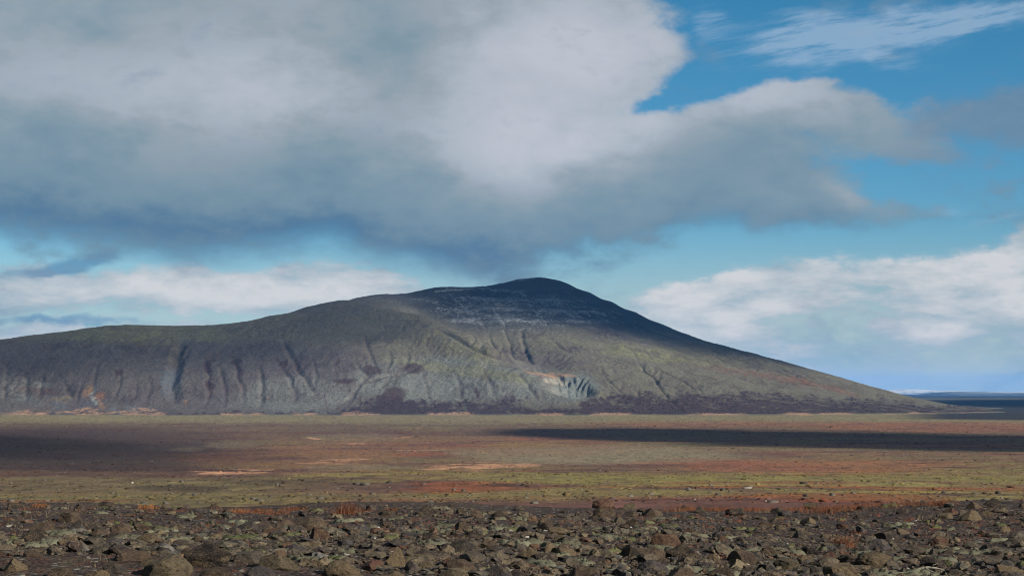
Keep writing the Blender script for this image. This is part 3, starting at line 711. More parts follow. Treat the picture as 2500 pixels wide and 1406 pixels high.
    # coloured rhyolite in the left foot, pale bluff, ribs of the slip
    for e, c, m in (((40, 945, 60, 26), PALE, .6), ((100, 940, 26, 10), PALE, .8), ((60, 950, 34, 8), lin(104, 62, 56), .7), ((110, 958, 40, 8), lin(104, 62, 56), .7), ((215, 955, 12, 14), lin(180, 138, 96), .8), ((242, 968, 14, 12), lin(176, 124, 92), .85),
                    ((228, 965, 7, 22), lin(176, 190, 186), .8), ((145, 992, 22, 16), lin(118, 126, 130), .8), ((275, 998, 14, 9), lin(120, 128, 132), .8), ((325, 996, 13, 8), lin(118, 128, 132), .8), ((95, 985, 14, 10), lin(116, 124, 126), .6), ((210, 985, 18, 8), lin(92, 106, 116), .6),
                    ((180, 955, 20, 16), lin(60, 48, 46), .8), ((300, 975, 40, 12), lin(66, 54, 52), .7), ((120, 1002, 60, 7), lin(112, 84, 60), .5), ((415, 935, 26, 34), lin(112, 128, 138), .75), ((460, 832, 26, 8), lin(110, 124, 134), .6), ((452, 978, 5, 6), lin(170, 122, 84), .9), ((508, 952, 4, 7), lin(150, 108, 76), .9),
                    ((160, 975, 24, 6), lin(170, 150, 96), .6), ((245, 990, 10, 7), lin(206, 152, 104), .8), ((62, 975, 26, 10), lin(120, 132, 134), .5), ((560, 985, 60, 10), lin(112, 118, 118), .4), ((820, 970, 40, 14), PALE, .4), ((866, 972, 10, 7), lin(52, 50, 62), .7)):
        C = mixc(C, c, ell(*e, .9)*m*.55*sst(nC + .3*nB, -.35, .12))
    C = mixc(C, PALE, bw*.55); C = mixc(C, lin(124, 134, 132), ell(1410, 945, 50, 32)*.5)
    C = mixc(C, lin(186, 150, 122), ell(1340, 914, 62, 5.5, .6, -5)*.85*sst(nC, -.4, .1)); C = mixc(C, lin(190, 182, 164), ell(1352, 930, 24, 9)*.6)
    # sand washed out along the foot
    sandl = sst(py - 3*gnoise(px/22, px*0, 84) - 4*gnoise(px/90, px*0, 85), 1006, 1009)*sst(fbm(px/130, px*0 + 5, 3, seed=86), -.1, .12)
    for e in ((235, 1006, 110, 4.5), (205, 999, 16, 6), (40, 1008, 60, 4), (355, 998, 30, 4), (880, 1008, 40, 2)): sandl = np.maximum(sandl, ell(*e, .7)*.85*sst(nC, -.4, .1))
    C = mixc(C, SAND, np.clip(sandl, 0, 1)*(MZ < 25)*.85*sst(nC + nB*.5, -.5, .0))
    # snow dusting caught on the ledges and in the runnels
    Lg = np.sin((bil(B, MX, MY) + 9*fbm(MX/120, MY/120, 3, seed=55))/4.6)
    nL = fbm(MX/60, MY/14, 4, .6, seed=79); nR = fbm(MX/7 + MY/26, MY/90, 3, .6, seed=80)
    sn = sst(MZ + 18*nA + 14*nB, 165, 260)*.28 + .3*sst(MZ, 165, 215)*np.clip(Lg + nL, 0, 1) + .35*(gl + rl*.5)*sst(MZ, 175, 215) + .5*sst(MZ, 175, 225)*np.clip(nR - .12, 0, 1)
    sn = sn*(.55 + 1.3*np.clip(nB + .25, 0, 1)) + .26*ell(1260, 770, 230, 50) + .04*ell(1000, 735, 110, 22) + .3*ell(1680, 830, 130, 9, .7, -14)
    sn = np.clip(sn, 0, .66)
    sn = sn*(1 - .55*(1 - sst(px, 1000, 1120)))*(1 - .6*ell(1330, 700, 90, 18))*(1 - .85*sst(ax - 1250 - (ay - 690)*2.2, 40, 130)*(1 - ell(1680, 832, 160, 16, .7, -14)))*sst(MZ, 140, 180)
    sn = np.maximum(sn, .8*(np.abs(py - np.interp(px, [1060, 1090, 1140], [712, 709, 706])) < 1.6)*(px > 1060)*(px < 1150))
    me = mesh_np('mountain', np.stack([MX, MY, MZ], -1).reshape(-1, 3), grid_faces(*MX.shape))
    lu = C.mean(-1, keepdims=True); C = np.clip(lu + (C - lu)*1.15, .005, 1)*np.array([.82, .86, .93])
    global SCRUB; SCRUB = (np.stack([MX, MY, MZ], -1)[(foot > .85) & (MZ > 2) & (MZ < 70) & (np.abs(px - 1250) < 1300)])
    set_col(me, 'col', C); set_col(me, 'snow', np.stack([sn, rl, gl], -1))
    return prop(link('mountain', me, mat_mountain()), kind='structure')
mountain = build_mountain()

# ------------------------------------------------------------------ far snowy tableland on the right
def build_far(name, y, prof, depth, rgb_lo, rgb_hi, seed):
    px = np.linspace(prof[0][0], prof[-1][0], 260)
    top = np.interp(px, [p[0] for p in prof], [p[1] for p in prof])
    rows = np.linspace(0, 1, 26)
    X = (px[None, :] - W0/2)/F0*y + 0*rows[:, None]
    Ztop = CAMZ + (HOR - top)/F0*y
    Y = y + depth*rows[:, None] + 0*X
    R = rows[:, None]
    Z = (Ztop[None, :] + 12)*np.where(R < .5, sst(R, 0, .5), 1 - .35*sst(R, .5, 1.0)) - 12 + 5*fbm(X/900, Y/260, 4, seed=seed)*sst(R, .05, .4)
    n = fbm(X/500, Y/120 + Z/20, 5, .6, seed=seed + 1)
    C = np.zeros(X.shape + (3,)) + np.array(rgb_lo)
    C = mixc(C, rgb_hi, sst(n + .5*sst(Z, -5, 55), .1, .5))
    m, nt, b = new_mat(name + '_snow_and_rock')
    nt.put(b.inputs['Base Color'], nt.vec('SCALE', nt.attr('col'), scale=ALB))
    me = mesh_np(name, np.stack([X, Y, Z], -1).reshape(-1, 3), grid_faces(*X.shape))
    set_col(me, 'col', C)
    return prop(link(name, me, m), kind='structure')
build_far('snowy_plateau', 26000, [(2080, 966), (2165, 954), (2220, 951.5), (2235, 949.8), (2290, 950), (2340, 953), (2420, 955), (2600, 956), (2900, 960)], 2600, lin(140, 150, 156), lin(216, 220, 222), 91)
build_far('far_hills', 19000, [(2330, 967), (2365, 956.5), (2400, 955.5), (2470, 957), (2520, 960), (2700, 957), (2950, 964)], 2200, lin(84, 96, 104), lin(128, 138, 140), 95)

# ------------------------------------------------------------------ clouds overhead, outside the picture, whose shadows lie on the land
def cloud_mat(name, dens, soft):
    m = bpy.data.materials.new(name); m.use_nodes = True; nt = NT(m.node_tree); nt.n.clear()
    p = obj_pos(nt); x, y, z = nt.sep(p)
    n = nt.noise(nt.comb(x, y, z*.3), 2.6, 6, .6)
    r = nt.math('SQRT', x*x + y*y)
    a = nt.step(1.0 - r + (n - .5)*(.5 + soft), .02, soft)*dens
    d = nt.node('ShaderNodeBsdfDiffuse'); d.inputs[0].default_value = (.8, .8, .8, 1)
    t = nt.node('ShaderNodeBsdfTransparent')
    mx = nt.node('ShaderNodeMixShader'); nt.put(mx.inputs[0], a); nt.l.new(t.outputs[0], mx.inputs[1]); nt.l.new(d.outputs[0], mx.inputs[2])
    o = nt.node('ShaderNodeOutputMaterial'); nt.l.new(mx.outputs[0], o.inputs[0])
    return m
def cloud(gx, gy, gz, rx, ry, dens, H=1250.0, rot=0.0, seed=0, soft=.36):
    s = (H - gz)/SUNDIR[2]
    c = np.array([gx, gy, gz]) + SUNDIR*s
    bm = bmesh.new(); bmesh.ops.create_icosphere(bm, subdivisions=5, radius=1)
    for v in bm.verts:
        co = v.co.copy()
        k = float(fbm(np.array([co.x*2.2 + seed]), np.array([co.y*2.2 + co.z]), 4, seed=seed)[0])
        v.co = co*(1 + .22*k); v.co.z = v.co.z*(1.0 if co.z > 0 else .35)
    me = bpy.data.meshes.new('cloud'); bm.to_mesh(me); bm.free()
    for p in me.polygons: p.use_smooth = True
    o = link('cloud', me, cloud_mat('cloud_vapour_%d' % seed, dens, soft))
    o.location = c; o.scale = (rx, ry, 90); o.rotation_euler = (0, 0, math.radians(rot))
    return prop(o, kind='stuff')
def gpt(px, py):
    d = ray(px, py); yy = np.exp(np.linspace(math.log(130), math.log(30000), 3000)); zr = CAMZ + yy/d[1]*d[2]
    k = np.argmax(z_plain(yy/d[1]*d[0], yy) > zr); return d[0]/d[1]*yy[k], yy[k]
cloud(372, 1530, 4, 265, 900, .985, rot=17.4, seed=1, soft=.4)
cloud(-500, 1430, 6, 260, 1150, .7, rot=18.8, seed=2, soft=.7)
cloud(-900, 4150, 130, 860, 560, .36, seed=3, soft=.5)
cloud(470, 1230, 2, 110, 240, .8, rot=22, seed=7, soft=.6)
cloud(20, 5280, 0, 1120, 790, .93, rot=-9, seed=4, soft=.45)
cloud(3000, 6600, 0, 2000, 3300, .95, H=1500, seed=5)

# ------------------------------------------------------------------ clumps and stones spread over the plain
_dd = np.exp(np.linspace(math.log(142), math.log(30000), 5000)); _pyd = np.minimum.accumulate(to_px(0*_dd, _dd, CAMZ - drop(_dd))[1])
def depth_at(py): return np.interp(-py, -_pyd, _dd)
def ico(sub):
    bm = bmesh.new(); bmesh.ops.create_icosphere(bm, subdivisions=sub, radius=1)
    V = np.array([v.co[:] for v in bm.verts]); Fc = np.array([[v.index for v in f.verts] for f in bm.faces]); bm.free()
    return V, Fc
def scatter_plain(name, n, lo, hi, seed, tone, wmul, hmul, mat):
    rng = np.random.RandomState(seed)
    py = lo + (hi - lo)*rng.rand(n)**.8; px = rng.uniform(-260, 2760, n)
    y = depth_at(py); x = (px - W0/2)/F0*y; z = z_plain(x, y)
    px, py = to_px(x, y, z)
    keep = fbm(x/30, y/40, 3, seed=seed + 3) + rng.rand(n)*.7 > .12
    x, y, z, px, py = x[keep], y[keep], z[keep], px[keep], py[keep]; n = len(x)
    C = plain_col(x[:, None], y[:, None], px[:, None], py[:, None])[:, 0]
    C = tone(C, rng, n, px, py)
    V, Fc = ico(1); keepv = V[:, 2] > -.4
    w = wmul*(.25 + .00055*y)*rng.lognormal(0, .45, n); h = w*hmul*rng.uniform(.5, 1.3, n)
    a = rng.uniform(0, 6.28, n); ca, sa = np.cos(a), np.sin(a); el = rng.uniform(.7, 1.5, n)
    jit = 1 + .28*rng.randn(n, len(V), 1).clip(-1.5, 1.5)
    P = V[None]*jit
    X = P[..., 0]*w[:, None]*el[:, None]; Y = P[..., 1]*w[:, None]
    Q = np.stack([X*ca[:, None] - Y*sa[:, None] + x[:, None], X*sa[:, None] + Y*ca[:, None] + y[:, None], P[..., 2]*h[:, None] + z[:, None] + h[:, None]*.15], -1)
    up = np.nonzero((V[Fc][:, :, 2].mean(1) > -.45))[0]
    Fs = Fc[up]
    FF = (Fs[None] + (np.arange(n)*len(V))[:, None, None]).reshape(-1, 3)
    me = mesh_np(name, Q.reshape(-1, 3), FF, smooth=True)
    set_col(me, 'col', np.repeat(C, len(V), 0))
    return prop(link(name, me, mat), kind='stuff')
def mat_attr(name, scale):
    m, nt, b = new_mat(name); p = obj_pos(nt)
    n = nt.noise(p, scale, 4, .7)
    nt.put(b.inputs['Base Color'], nt.vec('SCALE', nt.attr('col'), scale=(n*1.1 + .45)*ALB))
    return m
def tone_clump(C, rng, n, px, py): return C*rng.uniform(.4, .85, n)[:, None]*np.array([1.0, .99, .95])
def tone_stone(C, rng, n, px, py): return np.where(rng.rand(n)[:, None] < .08, np.array([[.24, .225, .2]]), np.array([[.12, .108, .09]]))*rng.uniform(.45, 1.2, n)[:, None]
scatter_plain('heath_clumps', 30000, 1232, 1026, 201, tone_clump, .36, .38, mat_attr('clump_leaves', 3.0))
scatter_plain('plain_boulders', 260, 1233, 1186, 209, tone_stone, .55, .6, mat_attr('plain_boulder', 5.0))
scatter_plain('plain_stones', 3600, 1232, 1080, 205, tone_stone, .24, .55, mat_attr('plain_stone', 2.0))

def scrub():
    rng = np.random.RandomState(33); n = 7000
    B = SCRUB[rng.randint(0, len(SCRUB), n)] + np.concatenate([rng.uniform(-2, 2, (n, 2)), np.zeros((n, 1))], 1)
    V, Fc = ico(1); w = rng.uniform(.5, 1.7, n); h = w*rng.uniform(.3, .6, n)
    P = V[None]*(1 + .3*rng.randn(n, len(V), 1).clip(-1.4, 1.4))*np.stack([w, w, h], -1)[:, None]
    FF = (Fc[None] + (np.arange(n)*len(V))[:, None, None]).reshape(-1, 3)
    me = mesh_np('birch_scrub', (P + B[:, None]).reshape(-1, 3), FF, smooth=False)
    return prop(link('birch_scrub', me, mat_var('birch_scrub_twigs', (.03, .021, .024), (.062, .042, .044), .2)), kind='stuff')
scrub()

# ------------------------------------------------------------------ the boulders of the rise
def ground_hit(px, py):
    d = ray(px, py); yy = np.linspace(9, 48, 1600); zr = CAMZ + yy/d[1]*d[2]
    zz = z_near(yy/d[1]*d[0], yy)
    k = np.nonzero(zz > zr)[0]
    k = k[0] if len(k) else len(yy) - 1
    return d[0]/d[1]*yy[k], yy[k], zz[k]
def rock_shape(sub, kind, seed):
    rng = np.random.RandomState(seed); V, Fc = ico(sub)
    npl, lo, hi = {'round': (12, .6, .86), 'wedge': (8, .28, .6), 'block': (7, .5, .75), 'slab': (8, .5, .85)}[kind]
    if kind == 'block':
        R = np.linalg.qr(rng.randn(3, 3))[0]; N = [s*R[:, k] for k in range(3) for s in (-1, 1)]
        N = [n + .18*rng.randn(3) for n in N] + [rng.randn(3) for _ in range(3)]
    else: N = [rng.randn(3) for _ in range(npl)]
    for n in N:
        n = n/np.linalg.norm(n)
        if kind == 'wedge': n[2] = abs(n[2])*.8 + .1; n /= np.linalg.norm(n)
        d = rng.uniform(lo, hi); ex = np.maximum(0, V @ n - d); V = V - ex[:, None]*n*.96
    f = fbm(V[:, 0]*2.1 + V[:, 2]*1.7 + seed, V[:, 1]*2.1 - V[:, 2]*1.3, 4, .55, seed=seed)
    g = fbm(V[:, 0]*5 - V[:, 2]*4 + seed, V[:, 1]*5 + V[:, 2]*3, 3, .6, seed=seed + 9)
    V = V*(1 + .10*f + .05*g + .012*rng.randn(len(V)))[:, None]
    if kind == 'slab': V[:, 2] *= .62
    V[:, :2] -= (V[:, :2].max(0) + V[:, :2].min(0))/2
    V[:, 2] -= V[:, 2].min()
    V[:, 0] /= np.ptp(V[:, 0]); V[:, 1] /= np.ptp(V[:, 1]); V[:, 2] /= V[:, 2].max()
    return V, Fc
ROCKMAT = mat_rock('basalt'); ROCKMAT_I = mat_rock('basalt_gravel', True); ROCKMAT_R = mat_rock('basalt_rubble', True, .14)
SHAPES = {}
for ki, kd in enumerate(('round', 'wedge', 'block', 'slab')):
    for sub in (4,):
        SHAPES[kd, sub] = []
        for k in range(12):
            V, Fc = rock_shape(sub, kd, 300 + ki*40 + k + sub*7)
            me = mesh_np('boulder', V, Fc, smooth=False); me.materials.append(ROCKMAT); SHAPES[kd, sub].append(me)
TONES = {'dark': (.042, .031, .03), 'grey': (.085, .072, .062), 'tan': (.165, .122, .074), 'olive': (.115, .092, .06), 'brown': (.088, .06, .044), 'red': (.108, .052, .038), 'slate': (.06, .053, .058), 'white': (.42, .42, .39)}
ROCKS = []      # (object, px, base py, tone, kind, width px, has own word)
def rock(px, top, base, w, tone, kind, rng, sub=4, name='boulder', extra=None):
    x, y, z = ground_hit(px, base)
    wm = w*y/F0; hm = max(.5*wm, (base - top)*y/F0*1.02)
    dep = wm*rng.uniform(.75, 1.1); bury = rng.uniform(.3, .5)*hm; hm *= .9
    me = rng.choice(SHAPES[kind, sub]); o = bpy.data.objects.new(name, me); COL.objects.link(o)
    flip = 1 if rng.random() < .5 else -1
    o.location = (x, y + dep*.38, z - bury - .02); o.scale = (wm*1.06*flip, dep, hm + bury)
    o.rotation_euler = (rng.uniform(-.12, .12), rng.uniform(-.14, .14), rng.choice([0, math.pi]) + rng.uniform(-.5, .5))
    t = TONES[tone]; v = rng.uniform(.5, 1.05)
    o.color = (t[0]*v, t[1]*v, t[2]*v, 1)
    ROCKS.append([o, px, base, tone, kind, w, extra, x, y, wm])
    return o
HERO = """499 1336 1384 132 dark round|399 1358 1410 130 olive slab|607 1338 1376 76 grey round|525 1376 1420 92 brown round|320 1335 1370 82 brown round|30 1355 1396 56 tan block|632 1376 1410 74 slate round|280 1365 1400 60 grey block|230 1390 1416 66 tan wedge
165 1255 1273 56 brown round|36 1220 1245 38 dark wedge|100 1277 1298 62 brown round|200 1276 1294 56 dark slab|240 1282 1297 36 grey round|290 1282 1299 50 brown slab|265 1305 1323 56 dark slab|208 1312 1331 42 dark round|360 1302 1323 62 olive wedge|388 1294 1316 30 dark wedge
607 1266 1292 54 slate wedge|533 1295 1311 32 red round|70 1306 1326 76 dark slab|75 1335 1362 52 brown round|1045 1228 1256 52 dark wedge|905 1227 1246 26 grey round|1104 1225 1238 24 dark wedge|943 1243 1257 32 brown round|753 1256 1292 78 brown round|695 1264 1286 48 brown wedge
659 1290 1311 57 red round|777 1279 1316 46 red wedge|866 1296 1323 58 grey wedge|958 1282 1308 52 brown wedge|1068 1277 1293 30 olive round|1130 1268 1297 42 brown block|1166 1237 1264 40 brown wedge|1220 1240 1262 38 dark round|723 1327 1353 66 slate slab|682 1347 1393 98 olive round
833 1360 1408 95 tan round|910 1365 1393 64 red block|963 1325 1386 50 tan wedge|990 1354 1375 36 tan wedge|1043 1361 1389 46 tan round|966 1387 1416 54 tan block|1132 1312 1351 84 slate wedge|1150 1340 1373 72 grey round|1035 1342 1368 62 dark round|1209 1374 1414 78 slate slab
1294 1329 1367 78 tan wedge|1345 1315 1351 44 tan wedge|1381 1329 1357 50 tan wedge|1373 1281 1299 34 tan block|1284 1284 1299 44 slate slab|1330 1255 1288 42 brown wedge|1268 1231 1246 32 grey round|1475 1211 1235 56 red round|1537 1219 1235 38 brown slab|1380 1298 1323 47 olive wedge
1627 1297 1339 82 red round|1540 1322 1361 46 grey block|1590 1327 1366 77 brown round|1672 1329 1363 88 dark wedge|1601 1364 1402 87 slate slab|1740 1344 1374 42 tan wedge|1815 1339 1376 82 brown slab|1711 1230 1251 26 grey wedge|1670 1228 1245 27 dark wedge|1595 1236 1261 47 brown wedge
1775 1315 1336 37 grey round|1762 1301 1326 30 red wedge|1480 1239 1262 56 brown round|1539 1245 1259 32 dark slab|1795 1244 1259 47 dark slab|1665 1384 1412 72 brown round|1260 1387 1416 62 dark slab|1473 1337 1361 34 olive wedge|1901 1235 1253 37 dark wedge|1975 1257 1279 37 tan block
2374 1241 1271 57 tan wedge|2413 1246 1259 32 tan block|2380 1225 1241 42 brown wedge|2454 1277 1297 36 tan wedge|2494 1268 1285 27 brown wedge|2147 1317 1346 72 slate round|2124 1307 1326 47 grey round|2208 1285 1305 37 tan wedge|2167 1291 1316 57 dark round|2057 1277 1291 34 red slab
1978 1331 1354 52 slate block|2029 1337 1373 42 red wedge|2075 1351 1376 57 dark block|2157 1341 1376 62 grey wedge|2140 1365 1386 92 tan slab|2065 1372 1414 98 tan round|1924 1369 1396 78 olive round|1970 1349 1373 42 tan round|2470 1374 1412 68 tan block|2280 1359 1386 62 dark slab
2295 1301 1331 47 red wedge|2375 1321 1339 47 grey round|2477 1309 1326 37 grey slab|2477 1354 1379 47 slate wedge|2330 1385 1412 60 dark round|1760 1385 1412 70 brown round|1430 1385 1414 76 brown slab|1880 1330 1352 46 brown slab|1100 1385 1412 60 olive round|140 1380 1408 66 brown round"""
WHITE = "215 1347 1362 17|376 1249 1256 11|318 1272 1279 13|589 1379 1392 25|690 1289 1299 14|673 1279 1286 9|1127 1291 1300 20|2024 1328 1337 10|1956 1350 1359 10|2377 1342 1352 9|1665 1371 1380 14|1808 1376 1392 22|1901 1303 1310 12|1922 1301 1308 10|2436 1268 1277 14|1404 1284 1291 12|2270 1320 1330 9"
rr = random.Random(8)
taken = []
for s_ in HERO.replace('\n', '|').split('|'):
    a = s_.split(); px, top, base, w = (float(q) for q in a[:4])
    o = rock(px, top, base, w, a[4], a[5], rr, sub=4); taken.append((ROCKS[-1][7], ROCKS[-1][8], ROCKS[-1][9]))
for s_ in WHITE.split('|'):
    px, top, base, w = (float(q) for q in s_.split()); top = base - (base - top)*.75; w *= .75
    rock(px, top, base, w, 'white', rr.choice(['round', 'wedge', 'block']), rr, name='white_stone')
# smaller boulders between them
cnt = 0
while cnt < 178:
    base = 1236 + (1404 - 1236)*rr.random()**.9; px = rr.uniform(-20, 2520)
    w = rr.lognormvariate(math.log(24 + (base - 1236)*.08), .3)
    x, y, z = ground_hit(px, base); wm = w*y/F0
    if any((x - a)**2 + ((y - b)*.55)**2 < (.46*(wm + c))**2 for a, b, c in taken): continue
    taken.append((x, y, wm)); cnt += 1
    rock(px, base - w*rr.uniform(.36, .62), base, w, rr.choice(['dark', 'dark', 'brown', 'brown', 'olive', 'grey', 'slate', 'tan', 'red']), rr.choice(['round', 'wedge', 'wedge', 'block', 'block', 'slab']), rr, name='stone')

# names of place for the labels: rows counted up from the bottom edge, order from the left
ROWS = [(1393, 'along the bottom edge'), (1375, 'in the second row up'), (1358, 'in the third row up'), (1340, 'in the fourth row up'), (1322, 'in the fifth row up'), (1304, 'in the sixth row up'),
        (1286, 'in the seventh row up'), (1262, 'just below the crest'), (0, 'on the skyline of the rise')]
SHW = {'round': 'rounded', 'wedge': 'pointed', 'block': 'squarish', 'slab': 'flat'}
TNW = {'dark': 'dark brown', 'grey': 'grey', 'tan': 'tan speckled', 'olive': 'olive grey', 'brown': 'brown', 'red': 'reddish brown', 'slate': 'slate grey', 'white': 'white'}
ORD = ['first', 'second', 'third', 'fourth', 'fifth', 'sixth', 'seventh', 'eighth', 'ninth', 'tenth', 'eleventh', 'twelfth', 'thirteenth', 'fourteenth', 'fifteenth', 'sixteenth', 'seventeenth', 'eighteenth', 'nineteenth', 'twentieth']
byrow = {}
for r in ROCKS:
    row = next(n for lim, n in ROWS if r[2] >= lim)
    kind = 'stone' if r[0].name.startswith('white') or r[0].name.startswith('stone') else 'boulder'
    sz = 'small ' if r[5] < 30 else ('large ' if r[5] > 70 else '')
    byrow.setdefault((sz + TNW[r[3]] + ' ' + SHW[r[4]] + ' ' + kind, row), []).append(r)
for (desc, row), lst in byrow.items():
    lst.sort(key=lambda r: r[1])
    for k, r in enumerate(lst):
        third = 'left third' if r[1] < 833 else ('middle third' if r[1] < 1667 else 'right third')
        lab = f'{desc} {row}, {third}' if len(lst) == 1 else f'{desc} {row}, {ORD[k]} such from left'
        kind = 'stone' if 'stone' in desc else 'boulder'
        prop(r[0], lab, kind, 'white stones among the rubble' if r[3] == 'white' else ('stones lying between the boulders' if kind == 'stone' else 'boulders on the stony rise'))

# rubble too small to count
def rubble(name, n, sub, wlo, whi, seed, mat, ylo=1236, yhi=1412, flat=(.4, .8)):
    rng = np.random.RandomState(seed); V, Fc = ico(sub)
    py = ylo + (yhi - ylo)*rng.rand(n)**.85; px = rng.uniform(-90, 2590, n)
    yy = np.linspace(12, 47, 3000); pyd = np.minimum.accumulate(to_px(0*yy, yy, CAMZ - drop(yy))[1])
    y = np.interp(-py, -pyd, yy); x = (px - W0/2)/F0*y; z = z_near(x, y)
    w = wlo*(whi/wlo)**(rng.rand(n)**2.2)*.5; h = w*rng.uniform(*flat, n)
    P = np.repeat(V[None], n, 0)
    for k in range(5):
        N = rng.randn(n, 3); N /= np.linalg.norm(N, axis=1)[:, None]
        ex = np.maximum(0, np.einsum('nvk,nk->nv', P, N) - rng.uniform(.4, .8, n)[:, None]); P = P - ex[..., None]*N[:, None]
    P = P*(1 + .16*rng.randn(n, len(V), 1).clip(-1.5, 1.5))
    a = rng.uniform(0, 6.28, n)[:, None]; el = rng.uniform(.75, 1.6, n)[:, None]
    X = P[..., 0]*w[:, None]*el; Y = P[..., 1]*w[:, None]
    Q = np.stack([X*np.cos(a) - Y*np.sin(a) + x[:, None], X*np.sin(a) + Y*np.cos(a) + y[:, None], P[..., 2]*h[:, None] + (z + h*.3)[:, None]], -1)
    FF = (Fc[None] + (np.arange(n)*len(V))[:, None, None]).reshape(-1, 3)
    return prop(link(name, mesh_np(name, Q.reshape(-1, 3), FF, smooth=False), mat), kind='stuff')
rubble('rubble', 3600, 2, .05, .22, 401, ROCKMAT_R)
rubble('gravel', 18000, 1, .02, .085, 402, ROCKMAT_I)

# flat cushions of pale moss lying between the stones
def cushions(name, n, seed, mat, wlo, whi, ylo=1240, yhi=1404):
    rng = np.random.RandomState(seed)
    K = 16; rings = 4
    V = []; Fq = []
    yy = np.linspace(12, 47, 3000); pyd = np.minimum.accumulate(to_px(0*yy, yy, CAMZ - drop(yy))[1])
    while len(V) < n:
        py = rng.uniform(ylo, yhi); px = rng.uniform(-40, 2540)
        y = np.interp(-py, -pyd, yy); x = (px - W0/2)/F0*y
        if gnoise(np.array([x/2.2]), np.array([y/2.6]), seed)[0] + .15*rng.randn() < .05: continue
        w = rng.uniform(wlo, whi)*.5; th = np.linspace(0, 2*math.pi, K, endpoint=False)
        rad = w*(1 + .35*np.sin(th*2 + rng.uniform(0, 6)) + .22*np.sin(th*3 + rng.uniform(0, 6)) + .12*rng.randn(K))
        pts = []
        for r in range(rings + 1):
            f = r/rings
            X = x + rad*f*np.cos(th)*1.5; Y = y + rad*f*np.sin(th)
            Z = z_near(X, Y) + .03 + w*.07*(1 - f**2) - .05*(f > .99) + .012*rng.randn(K)
            pts.append(np.stack([X, Y, Z], -1))
        V.append(np.concatenate(pts))
    base = []
    for r in range(rings):
        for k in range(K): base.append((r*K + k, r*K + (k + 1) % K, (r + 1)*K + (k + 1) % K, (r + 1)*K + k))
    base = np.array(base); per = K*(rings + 1)
    FF = (base[None] + (np.arange(len(V))*per)[:, None, None]).reshape(-1, 4)
    return prop(link(name, mesh_np(name, np.concatenate(V), FF), mat), kind='stuff')
cushions('pale_moss', 190, 501, mat_var('fringe_moss', (.08, .078, .052), (.18, .18, .125), 14.0), .08, .24)
cushions('green_moss', 70, 511, mat_var('green_moss', (.06, .07, .03), (.12, .12, .055), 14.0), .07, .22)

# dry grass: curved blades
def blades(n, rng, cx, cy, rx, ry, hlo, hhi, lean=(0, 0), wid=.006):
    x = cx + rx*np.clip(rng.randn(n)*.5, -1, 1); y = cy + ry*np.clip(rng.randn(n)*.5, -1, 1); z = z_near(x, y) - .02
    h = rng.uniform(hlo, hhi, n); a = rng.uniform(0, 6.28, n); bend = rng.uniform(.1, .75, n)*h
    bx = np.cos(a)*bend + lean[0]*h; by = np.sin(a)*bend + lean[1]*h
    p = rng.uniform(0, 6.28, n); wx = np.cos(p)*wid*.5; wy = np.sin(p)*wid*.5*.4
    V = []
    for t, k in ((0, 1.0), (.5, .8), (1.0, .12)):
        X = x + bx*t*t; Y = y + by*t*t; Z = z + h*t*(1 - .25*t*np.hypot(bx, by)/h)
        V += [np.stack([X - wx*k, Y - wy*k, Z], -1), np.stack([X + wx*k, Y + wy*k, Z], -1)]
    V = np.stack(V, 1)
    Fq = np.array([(0, 1, 3, 2), (2, 3, 5, 4)])
    return V.reshape(-1, 3), (Fq[None] + (np.arange(n)*6)[:, None, None]).reshape(-1, 4)
GRASS_R = mat_var('rust_grass', (.10, .036, .024), (.24, .10, .05), 5.0)
GRASS_O = mat_var('orange_grass', (.24, .085, .032), (.38, .18, .075), 5.0)
GRASS_S = mat_var('straw', (.20, .16, .09), (.32, .26, .16), 5.0)
TUFTS = [(363, 1241, 46, 15, 'o', 'short orange grass tuft on the crest left of the first red clump'), (100, 1238, 40, 14, 'o', 'leftmost orange grass tuft, beside the dark pointed boulder on the crest'),
         (586, 1250, 46, 14, 'o', 'orange grass tuft on the crest above the grey wedge boulder, left of centre'), (630, 1250, 54, 15, 'r', 'low rust grass tuft just right of the orange tuft, left of centre'),
         (715, 1247, 54, 17, 'r', 'wide rust red grass tuft on the crest, second left of the tall clump'), (843, 1256, 58, 34, 'r', 'tallest rust red grass clump, leaning right, on the crest left of centre'),
         (963, 1247, 40, 12, 'r', 'sparse rust grass tuft between two boulders right of the tall clump'), (1478, 1238, 34, 14, 'r', 'rust grass in front of the red-brown skyline boulder near the middle'),
         (1675, 1232, 32, 20, 'o', 'orange grass tuft at the left end of the long red grass strip'), (1830, 1240, 84, 28, 'o', 'tall bright orange grass clump in the middle of the red grass strip'),
         (1885, 1243, 66, 26, 'o', 'orange grass clump at the right of the tallest strip clump'), (2088, 1228, 42, 22, 'o', 'upright orange grass tuft beyond the strip, right of the summit'),
         (2293, 1233, 40, 18, 'r', 'rightmost rust grass tuft, left of the pointed tan boulder'), (2060, 1337, 50, 36, 'r', 'rust red twiggy bush among the boulders, lower right')]
for k, (px, base, w, h, cc, lab) in enumerate(TUFTS):
    rng = np.random.RandomState(600 + k); x, y, z = ground_hit(px, base); s = y/F0
    V2, Fq = blades(int(60 + w*2.0), np.random.RandomState(600 + k), x, y, w*s*.55, w*s*.25, h*s*.55, h*s*1.15, lean=(.15 if k % 2 else -.05, 0), wid=.010)
    V2 = V2 - np.array([x, y, z])
    o = link('grass_tuft', mesh_np('grass_tuft', V2, Fq, smooth=False), GRASS_O if cc == 'o' else GRASS_R); o.location = (x, y, z)
    prop(o, lab, 'grass tuft', 'dry grass tufts on the rise')
